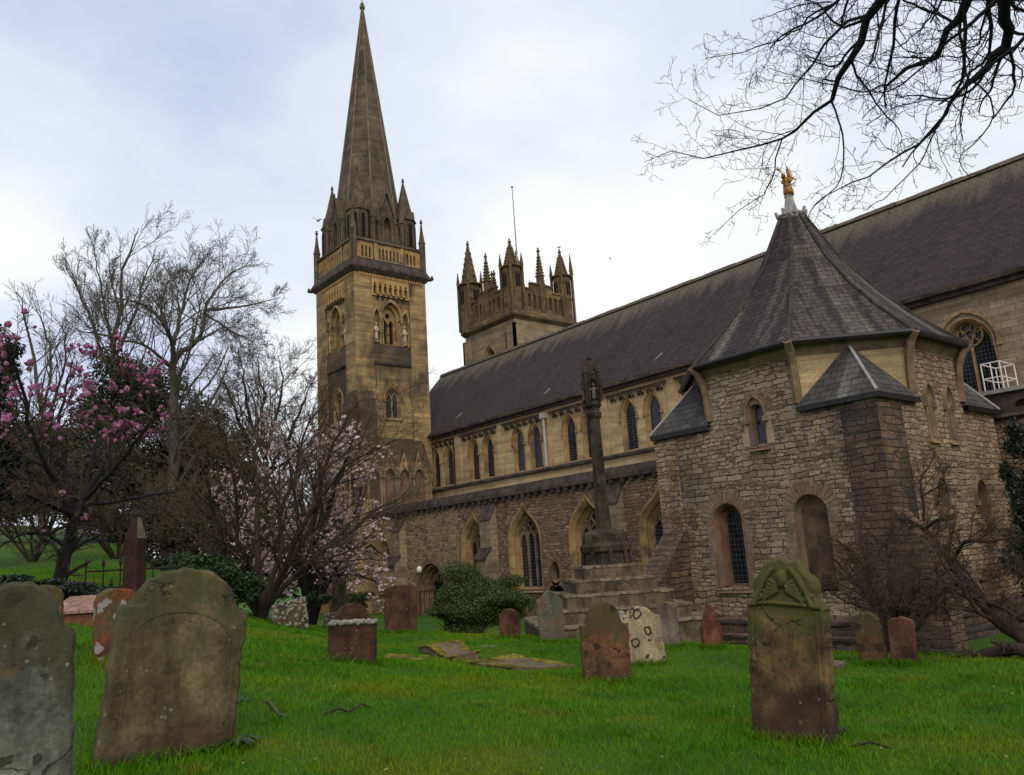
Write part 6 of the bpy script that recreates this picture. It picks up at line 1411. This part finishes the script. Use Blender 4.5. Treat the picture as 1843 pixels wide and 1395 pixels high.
# leafy and brushy masses
def leaves(rng, clumps, num, size, flatk=.5):
    C_ = np.array([c[0] for c in clumps]); R_ = np.array([c[1] for c in clumps]); w = R_.prod(1)**.67; i = rng.choice(len(clumps), num, p=w/w.sum())
    d = rng.normal(0, 1, (num, 3)); d /= np.linalg.norm(d, axis=1, keepdims=True); rad = rng.random(num)**(.36); P = C_[i]+d*R_[i]*rad[:, None]*(1+.12*rng.normal(0, 1, num))[:, None]
    a = rng.normal(0, 1, (num, 3)); a /= np.linalg.norm(a, axis=1, keepdims=True); b_ = np.cross(a, rng.normal(0, 1, (num, 3))); b_ /= np.linalg.norm(b_, axis=1, keepdims=True)
    s = size*rng.uniform(.6, 1.4, (num, 1)); V = np.stack([P-a*s*.5, P+b_*s*flatk*.5, P+a*s*.5, P-b_*s*flatk*.5], 1).reshape(-1, 3)
    return V, np.arange(num*4).reshape(-1, 4)
def leaf_mat(name, cols, gloss=.5):
    m, n = mat(name); r_ = n.new('ShaderNodeNewGeometry').outputs['Random Per Island']; n.out(n.ramp(r_, [(i/(len(cols)-1), c) for i, c in enumerate(cols)]), gloss, None, Specular_IOR_Level=.3); return m
DKG = leaf_mat('dark_evergreen_leaf', [(.016, .024, .009), (.03, .038, .013), (.05, .05, .018), (.045, .038, .016)]); OLV = leaf_mat('olive_leaf', [(.03, .03, .011), (.055, .048, .018), (.085, .066, .028), (.07, .05, .022)])
IVY = leaf_mat('ivy_leaf', [(.006, .012, .007), (.012, .022, .011), (.022, .034, .018), (.03, .04, .028)], .4); GRN = leaf_mat('green_leaf', [(.012, .03, .008), (.022, .05, .011), (.035, .068, .016)]); YEW = leaf_mat('yew_leaf', [(.004, .007, .005), (.008, .013, .008), (.013, .018, .010)])
BUSH = leaf_mat('bush_leaf', [(.018, .034, .006), (.035, .062, .010), (.062, .09, .015), (.085, .085, .024)])
def shrub(name, label, cat, foot, blobs, num, size, m, seed, trunk=True, group=None, kind=None, up=None):
    """blobs: (px, py, distance, radius px across, radius px down)"""
    rng = np.random.default_rng(seed); cl = []
    for x, y, D, rx, ry in blobs:
        c = at(x, y, D); k = D/FOC; n_ = max(5, int(rx*ry/350))
        cl.append((c, np.array([rx*k*.72, rx*k*.72, ry*k*.72])))
        for _ in range(n_):
            d = rng.normal(0, 1, 3); d /= np.linalg.norm(d); s = rng.uniform(.25, .5)
            cl.append((c+d*np.array([rx, rx, ry])*k*rng.uniform(.6, .95), np.array([rx, rx, ry])*k*s*np.array([1, 1, .8])))
    f = at(*foot); f[2] = gz(f[0], f[1])
    v, fc = leaves(rng, cl, num, size)
    below = v[:, 2] < ground(v[:, 0], v[:, 1])
    root = thing(name, label, cat, f, group, kind)
    if trunk:
        top = np.mean([c[0] for c in cl], axis=0); L = fan(f, max(.4, top[2]-f[2])*1.0, .5, 5, rng, max(.05, (top[2]-f[2])*.035))
        vv, ff = tubes_np([l[0] for l in L], [np.linspace(l[1], l[2], len(l[0])) for l in L], 6); mesh_obj('trunk', vv, ff, BD, root, 180)
    mesh_obj('crown' if cat == 'tree' else 'foliage', v, fc, m, root, uv=False); return root
shrub('evergreen_tree', 'dark rounded evergreen tree behind the magenta magnolia', 'tree', (255, 1000, 52), [(245, 690, 52, 62, 62), (285, 720, 53, 45, 60), (205, 730, 52.5, 55, 60), (250, 800, 52, 95, 80), (330, 840, 54, 60, 90)], 46000, .19, DKG, 61)
shrub('evergreen_tree', 'brownish-green evergreen tree low behind the many-stemmed bare tree', 'tree', (380, 1010, 47), [(370, 770, 47, 55, 50), (400, 830, 47, 80, 70), (350, 870, 48, 60, 80), (430, 900, 48, 80, 80)], 26000, .19, OLV, 62)
shrub('yew_tree', 'black-green yew at the very left edge of the picture', 'tree', (-40, 1010, 30), [(-20, 640, 30, 40, 60), (-35, 740, 30, 55, 90), (-30, 850, 30, 60, 90)], 22000, .13, YEW, 63)
shrub('evergreen_shrub', 'wide dark evergreen shrub under the trees on the far left bank', 'shrub', (80, 960, 46), [(40, 850, 46, 90, 70), (150, 870, 46, 95, 70), (230, 905, 45, 70, 60), (100, 820, 47, 70, 60)], 60000, .19, DKG, 64)
shrub('evergreen_shrub', 'very dark evergreen shrub in the shade behind the obelisk', 'shrub', (280, 1010, 38), [(290, 935, 38, 60, 60), (285, 990, 38, 45, 36), (350, 950, 38, 60, 60), (420, 975, 38, 70, 60), (500, 1000, 39, 70, 60)], 30000, .16, DKG, 65)
shrub('laurel_shrub', 'bright green leafy shrub right of the obelisk behind the olive gravestone', 'shrub', (350, 1065, 22), [(330, 1020, 22, 42, 32), (385, 1030, 22, 50, 40), (420, 1060, 22.5, 40, 40)], 9000, .11, GRN, 66)
shrub('round_bush', 'round clipped evergreen bush in front of the church wall', 'shrub', (862, 1125, 26.5), [(862, 1078, 26.5, 84, 54), (818, 1094, 26.5, 44, 42), (906, 1092, 26.5, 44, 44), (862, 1100, 26.2, 88, 36)], 80000, .065, BUSH, 67)
shrub('low_shrub', 'small dark green shrub under the pink magnolia blossom', 'shrub', (570, 1096, 30), [(575, 1080, 30, 25, 14), (640, 1078, 30, 28, 16)], 3500, .08, GRN, 68, False)
tag(shrub('ivy', None, None, (60, 1085, 16), [(10, 1062, 16.5, 60, 20), (80, 1066, 17, 60, 18), (150, 1072, 17.5, 55, 16), (205, 1076, 18, 40, 14)], 16000, .075, IVY, 69, False), 'dark ivy and undergrowth covering the bank behind the left-hand gravestones', 'ivy', kind='stuff')
tag(shrub('wall_ivy', None, None, (1835, 1040, 27), [(1838, 800, 26.9, 26, 40), (1832, 880, 26.7, 25, 55), (1845, 960, 26.5, 28, 60), (1850, 1020, 26, 28, 60)], 9000, .10, IVY, 70, False), 'dark ivy climbing the wall at the right edge', 'ivy', kind='stuff')
# brushwood masses of bare twigs under the trees
for i, (px, py, D, top, lab) in enumerate(((210, 1005, 34, 4.6, 'tangle of bare brown brushwood behind the obelisk'), (60, 1000, 33, 4.2, 'tangle of bare brushwood on the bank at far left'), (380, 1040, 37, 4.6, 'tangle of bare brushwood left of the pink magnolia'))):
    b = at(px, py, D); b[2] = gz(b[0], b[1])-.1; rng = np.random.default_rng(80+i)
    make_tree('bare_shrub', lab, 'shrub', b, fan(b, top, .9, 9, rng, .07, .09, .6), [(9, .42, 42, .12, .5, .0, 7), (7, .5, 46, .15, .55, .0, 5), (4, .5, 46, .16, .6, .0, 4)], BK, TW, .007, seed=80+i)

# tangled bare shrubs before the chapter house
def px2(x, y, d=0): return at(1500+x/2.114, 560+y/2.114, 13.4+d)
b = px2(740, 1335, -.3); b[2] = gz(b[0], b[1])-.1
limbs = [([px2(760, 1300, -.3), px2(735, 1230, -.3), px2(620, 1192, 0), px2(580, 1120, .1), px2(510, 1050, .2), px2(450, 960, .3), px2(390, 880, .4), px2(345, 830, .5)], .11, .035),
         ([px2(510, 1050, .2), px2(440, 1040, 0), px2(395, 1110, -.2), px2(345, 1160, -.3), px2(250, 1135, -.4), px2(205, 1118, -.4)], .06, .03), ([px2(345, 830, .5), px2(300, 800, .6), px2(250, 790, .7)], .035, .012), ([px2(345, 830, .5), px2(400, 790, .3), px2(455, 792, .2)], .03, .01),
         ([px2(345, 800, .5), px2(345, 740, .5), px2(325, 650, .6), px2(375, 580, .7), px2(385, 520, .7)], .025, .006), ([px2(345, 700, .5), px2(430, 650, .2), px2(440, 740, .2)], .015, .006), ([px2(450, 960, .3), px2(500, 870, .0), px2(600, 880, -.2), px2(680, 860, -.3)], .03, .008),
         ([px2(580, 1110, .1), px2(650, 1130, -.2), px2(720, 1180, -.4)], .03, .02), ([px2(560, 1030, .1), px2(640, 1000, .3), px2(720, 960, .4)], .03, .01),
         ([px2(760, 1330, -.4), px2(725, 1287, -.5), px2(640, 1285, -.5), px2(560, 1310, -.5), px2(500, 1345, -.5)], .10, .06), ([px2(560, 1310, -.5), px2(545, 1340, -.5)], .05, .03)]
make_tree('bare_shrub', 'twisted bare shrub with a crooked trunk sprawling in front of the chapter house', 'shrub', b, limbs, [(13, .50, 55, .16, .40, .0, 9), (9, .55, 52, .2, .5, .0, 7), (6, .55, 50, .22, .6, .0, 5)], BK, TW, .0021, seed=91)
b = px2(225, 1335, .2); b[2] = gz(b[0], b[1])-.1
limbs = [([b, px2(210, 1220, .2), px2(180, 1130, .2), px2(110, 1060, .3), px2(60, 1010, .3), px2(5, 945, .4)], .06, .015), ([b, px2(240, 1240, 0), px2(250, 1150, -.1), px2(300, 1100, -.2), px2(330, 1000, -.2), px2(300, 900, -.2)], .055, .012),
         ([b, px2(200, 1180, .4), px2(150, 1050, .6), px2(120, 950, .7), px2(130, 860, .8)], .05, .01), ([b, px2(230, 1150, .5), px2(220, 1000, .7), px2(200, 900, .8), px2(230, 820, .9)], .05, .01), ([px2(60, 1010, .3), px2(-20, 1040, .3), px2(-60, 1060, .3)], .03, .01), ([px2(110, 1060, .3), px2(60, 900, .4), px2(-20, 860, .4)], .02, .008), ([b, px2(270, 1260, -.3), px2(330, 1180, -.5), px2(400, 1060, -.6), px2(400, 950, -.7)], .05, .01)]
make_tree('bare_shrub', 'bushy bare shrub with grey-brown twigs growing over two gravestones', 'shrub', b, limbs, [(14, .50, 52, .16, .40, .0, 8), (10, .55, 50, .18, .5, .0, 7), (7, .55, 50, .2, .6, .0, 5)], BK, TW, .0021, seed=92)
# overhanging bare tree: its trunk stands outside the picture on the right
def q1(x, y, d): return at(1140+x/2.6216, y/2.6216, d)
tr = np.array([2.6, 9.6, 0]); tr[2] = gz(tr[0], tr[1])-.2
lb = [([tr, tr+[-.1, .1, 2.5], tr+[-.3, 0, 5], tr+[-.6, -.1, 7.6], tr+[-1.2, -.2, 9.4]], 0.2880, 0.0952),
      ([tr+[-1.0, -.15, 8.8], q1(1500, -330, 11.6), q1(1260, -150, 11.8), q1(1170, 0, 12), q1(1100, 90, 12.1), q1(1075, 200, 12.2), q1(1015, 295, 12.3), q1(965, 370, 12.4), q1(938, 472, 12.5)], 0.0794, 0.0304),
      ([q1(938, 472, 12.5), q1(850, 530, 12.7), q1(760, 620, 12.9), q1(700, 655, 13), q1(600, 685, 13.2), q1(480, 712, 13.4), q1(330, 748, 13.6), q1(180, 712, 13.8), q1(50, 765, 14)], 0.0242, 0.0045),
      ([q1(702, 655, 13), q1(668, 770, 13), q1(650, 880, 13), q1(590, 940, 13.1), q1(480, 1000, 13.3), q1(380, 1110, 13.4)], 0.0118, 0.0045), ([q1(935, 480, 12.5), q1(960, 570, 12.4), q1(995, 620, 12.3), q1(996, 800, 12.2), q1(958, 890, 12.2), q1(850, 960, 12.3), q1(822, 1050, 12.3)], 0.0149, 0.0045),
      ([q1(1095, 75, 12.1), q1(1010, 100, 12.4), q1(900, 210, 12.7), q1(850, 300, 13), q1(762, 400, 13.2), q1(720, 462, 13.4), q1(600, 512, 13.7), q1(400, 545, 14), q1(260, 470, 14.2)], 0.0223, 0.0045), ([q1(1100, -200, 12.2), q1(1010, 0, 12.3), q1(975, 128, 12.4)], 0.0223, 0.0125),
      ([q1(1010, -40, 12.6), q1(870, 52, 12.9), q1(790, 125, 13.1), q1(700, 180, 13.4), q1(590, 225, 13.7), q1(450, 260, 14), q1(340, 275, 14.3)], 0.0167, 0.0045), ([q1(930, 10, 13), q1(800, 20, 13.2), q1(680, 60, 13.5), q1(560, 100, 13.8)], 0.0112, 0.0045),
      ([tr+[-.8, -.1, 8.2], q1(1800, -260, 10.4), q1(1610, -100, 10.6), q1(1575, 0, 10.8), q1(1540, 90, 11), q1(1480, 140, 11.2), q1(1435, 268, 11.5), q1(1290, 322, 11.8), q1(1200, 400, 12)], 0.0794, 0.0165), ([q1(1200, 400, 12), q1(1080, 436, 12.2), q1(940, 405, 12.4), q1(800, 372, 12.6), q1(640, 322, 12.8)], 0.0130, 0.0045),
      ([q1(1200, 400, 12), q1(1160, 480, 12), q1(1080, 560, 12.2)], 0.0093, 0.0045), ([tr+[-.5, 0, 7.2], q1(1900, -160, 9.6), q1(1730, 0, 9.8), q1(1780, 150, 10), q1(1742, 268, 10.2), q1(1612, 350, 10.5), q1(1580, 390, 10.6)], 0.0744, 0.0304),
      ([q1(1580, 390, 10.6), q1(1500, 480, 10.8), q1(1422, 622, 11), q1(1270, 722, 11.3), q1(1100, 830, 11.6), q1(950, 890, 11.9), q1(850, 970, 12)], 0.0223, 0.0045), ([q1(1580, 390, 10.6), q1(1542, 545, 10.7), q1(1545, 610, 10.7), q1(1555, 668, 10.7)], 0.0112, 0.0045), ([q1(1590, 380, 10.6), q1(1680, 440, 10.5), q1(1712, 532, 10.4), q1(1650, 650, 10.4), q1(1510, 742, 10.5), q1(1590, 840, 10.5)], 0.0105, 0.0045),
      ([q1(1422, 622, 11), q1(1350, 770, 11.1), q1(1200, 920, 11.2), q1(1100, 992, 11.3)], 0.0093, 0.0045), ([q1(1540, 90, 11), q1(1545, 200, 10.9), q1(1562, 310, 10.8), q1(1580, 385, 10.6)], 0.0167, 0.0125), ([q1(1700, -10, 10.2), q1(1640, 120, 10.5), q1(1640, 212, 10.6), q1(1560, 232, 10.8), q1(1480, 190, 11)], 0.0149, 0.0046),
      ([q1(1780, 150, 10), q1(1860, 165, 9.9), q1(1960, 260, 9.8), q1(2000, 400, 9.8)], 0.0186, 0.0045), ([q1(1150, 60, 12.1), q1(1165, 180, 12), q1(1140, 280, 12), q1(1080, 330, 12)], 0.0112, 0.0045), ([q1(1742, 268, 10.2), q1(1840, 330, 10), q1(1820, 420, 10)], 0.0093, 0.0045), ([q1(1430, 40, 11.2), q1(1370, 120, 11.4), q1(1290, 200, 11.6), q1(1160, 260, 11.8)], 0.0112, 0.0045), ([q1(1500, 480, 10.8), q1(1380, 470, 11), q1(1240, 500, 11.2), q1(1100, 590, 11.4)], 0.0081, 0.0045)]
make_tree('overhanging_tree', 'bare tree reaching its gnarled twigs into the sky from the right', 'tree', tr, lb, [(11, .36, 48, .19, .40, -.005, 12), (6, .52, 48, .26, .5, .0, 9), (4, .55, 50, .30, .6, .0, 7)], BD, TD, .0031, seed=101, split=1, bylen=2.4)

# fallen sticks, weeds and birds
def stick(pts, r, label):
    P = [gp(*p) for p in pts]; mb = MB(); mb.tube([(p[0], p[1], p[2]+.035+.02*math.sin(i*2)) for i, p in enumerate(P)], [r*(1-.5*i/len(P)) for i in range(len(P))], 6)
    tag(mb.build('fallen_stick', [BK if 'dark' in label else BG], None, 180), label, 'stick')
stick([(480, 1268), (490, 1282), (503, 1291), (516, 1297)], .014, 'pale curved stick lying on the lawn right of the olive gravestone')
stick([(585, 1294), (610, 1288), (625, 1286), (638, 1283), (650, 1280), (665, 1279)], .011, 'dark knobbly stick lying on the lawn')
stick([(1535, 1352), (1570, 1350), (1606, 1353)], .010, 'dark twig lying in the grass at the lower right')
def weed(px, py, n_, size, label, m=GRN, seed=0, dist=None):
    c = gp(px, py); rng = np.random.default_rng(seed); mb = MB()
    for i in range(n_):
        a = rng.uniform(0, 6.28); s = size*rng.uniform(.6, 1.2); d = V3((math.cos(a), math.sin(a), 0)); t = V3((-d[1], d[0], 0)); o = c+d*rng.uniform(0, size*.4); z = V3((0, 0, 1))
        mb.add([o, o+d*s*.4+z*s*.45-t*s*.16, o+d*s*.45+z*s*.5, o+d*s*.4+z*s*.45+t*s*.16, o+d*s*.95+z*s*.30], [(0, 1, 2), (0, 2, 3), (1, 4, 2), (2, 4, 3)])
    tag(mb.build('weed', [m], None, 180), label, 'plant')
weed(422, 1348, 26, .16, 'leafy dock plant at the right foot of the olive gravestone', seed=1); weed(350, 1362, 16, .11, 'small leafy weed before the middle of the olive gravestone', seed=2); weed(215, 1352, 18, .13, 'leafy weed at the left foot of the olive gravestone', seed=3); weed(428, 1268, 12, .10, 'pale weed beside the right edge of the olive gravestone', seed=4)
weed(1512, 1322, 22, .09, 'dead leaves and weeds at the foot of the tall mossy gravestone', m=leaf_mat('dead_leaf', [(.03, .02, .01), (.06, .04, .02), (.02, .03, .01)]), seed=5)
def gull(p, s, label, bank=.3, head=0., perched=False):
    r_ = tag(thing('gull', label, 'bird', p)); mb = MB(); h = V3((math.cos(head), math.sin(head), 0)); w = V3((-h[1], h[0], 0)); z = V3((0, 0, 1))
    mb.tube([p-h*s*.5, p-h*s*.35+z*s*.0, p, p+h*s*.3+z*s*.04, p+h*s*.45+z*s*.08, p+h*s*.56+z*s*.05], [.01, .06*s*2, .10*s*2, .085*s*2, .05*s*2, .008], 7); mb.build('body', [M['statue']], r_, 180)
    for sg in (-1, 1):
        mb = MB(); A = p+w*sg*s*.1; 
        if perched: Q = [A+h*s*.2, A-h*s*.1, A-h*s*.6-z*s*.02, A-h*s*.1+z*s*.05]
        else:
            B = A+w*sg*s*.55+z*s*(.35+bank*sg); E_2 = B+w*sg*s*.55+z*s*(-.05+bank*sg)-h*s*.25; Q = [A+h*s*.15, B+h*s*.18, E_2, B-h*s*.12, A-h*s*.15]
        mb.add(Q+[q_+z*.012 for q_ in Q], [tuple(range(len(Q))), tuple(range(len(Q), 2*len(Q)))[::-1]]+[(i, len(Q)+i, len(Q)+(i+1) % len(Q), (i+1) % len(Q)) for i in range(len(Q))]); mb.build('wing', [M['spire']], r_)
gull(at(572, 397, 55), .36, 'gull flying past the left side of the spire', .2, PAN+1.2)
gull(at(1098, 466, 70), .22, 'tiny distant bird in the sky right of the pinnacled tower', .1, PAN+.3)
gull(V3((jcx+JW-.45, jcy+JD-.45, tops[(1, 1)]+.52)), .40, 'gull perched on top of the right-hand pinnacle', 0, PAN-.5, True)

for o in bpy.data.objects:
    if '_base' in o: del o['_base']
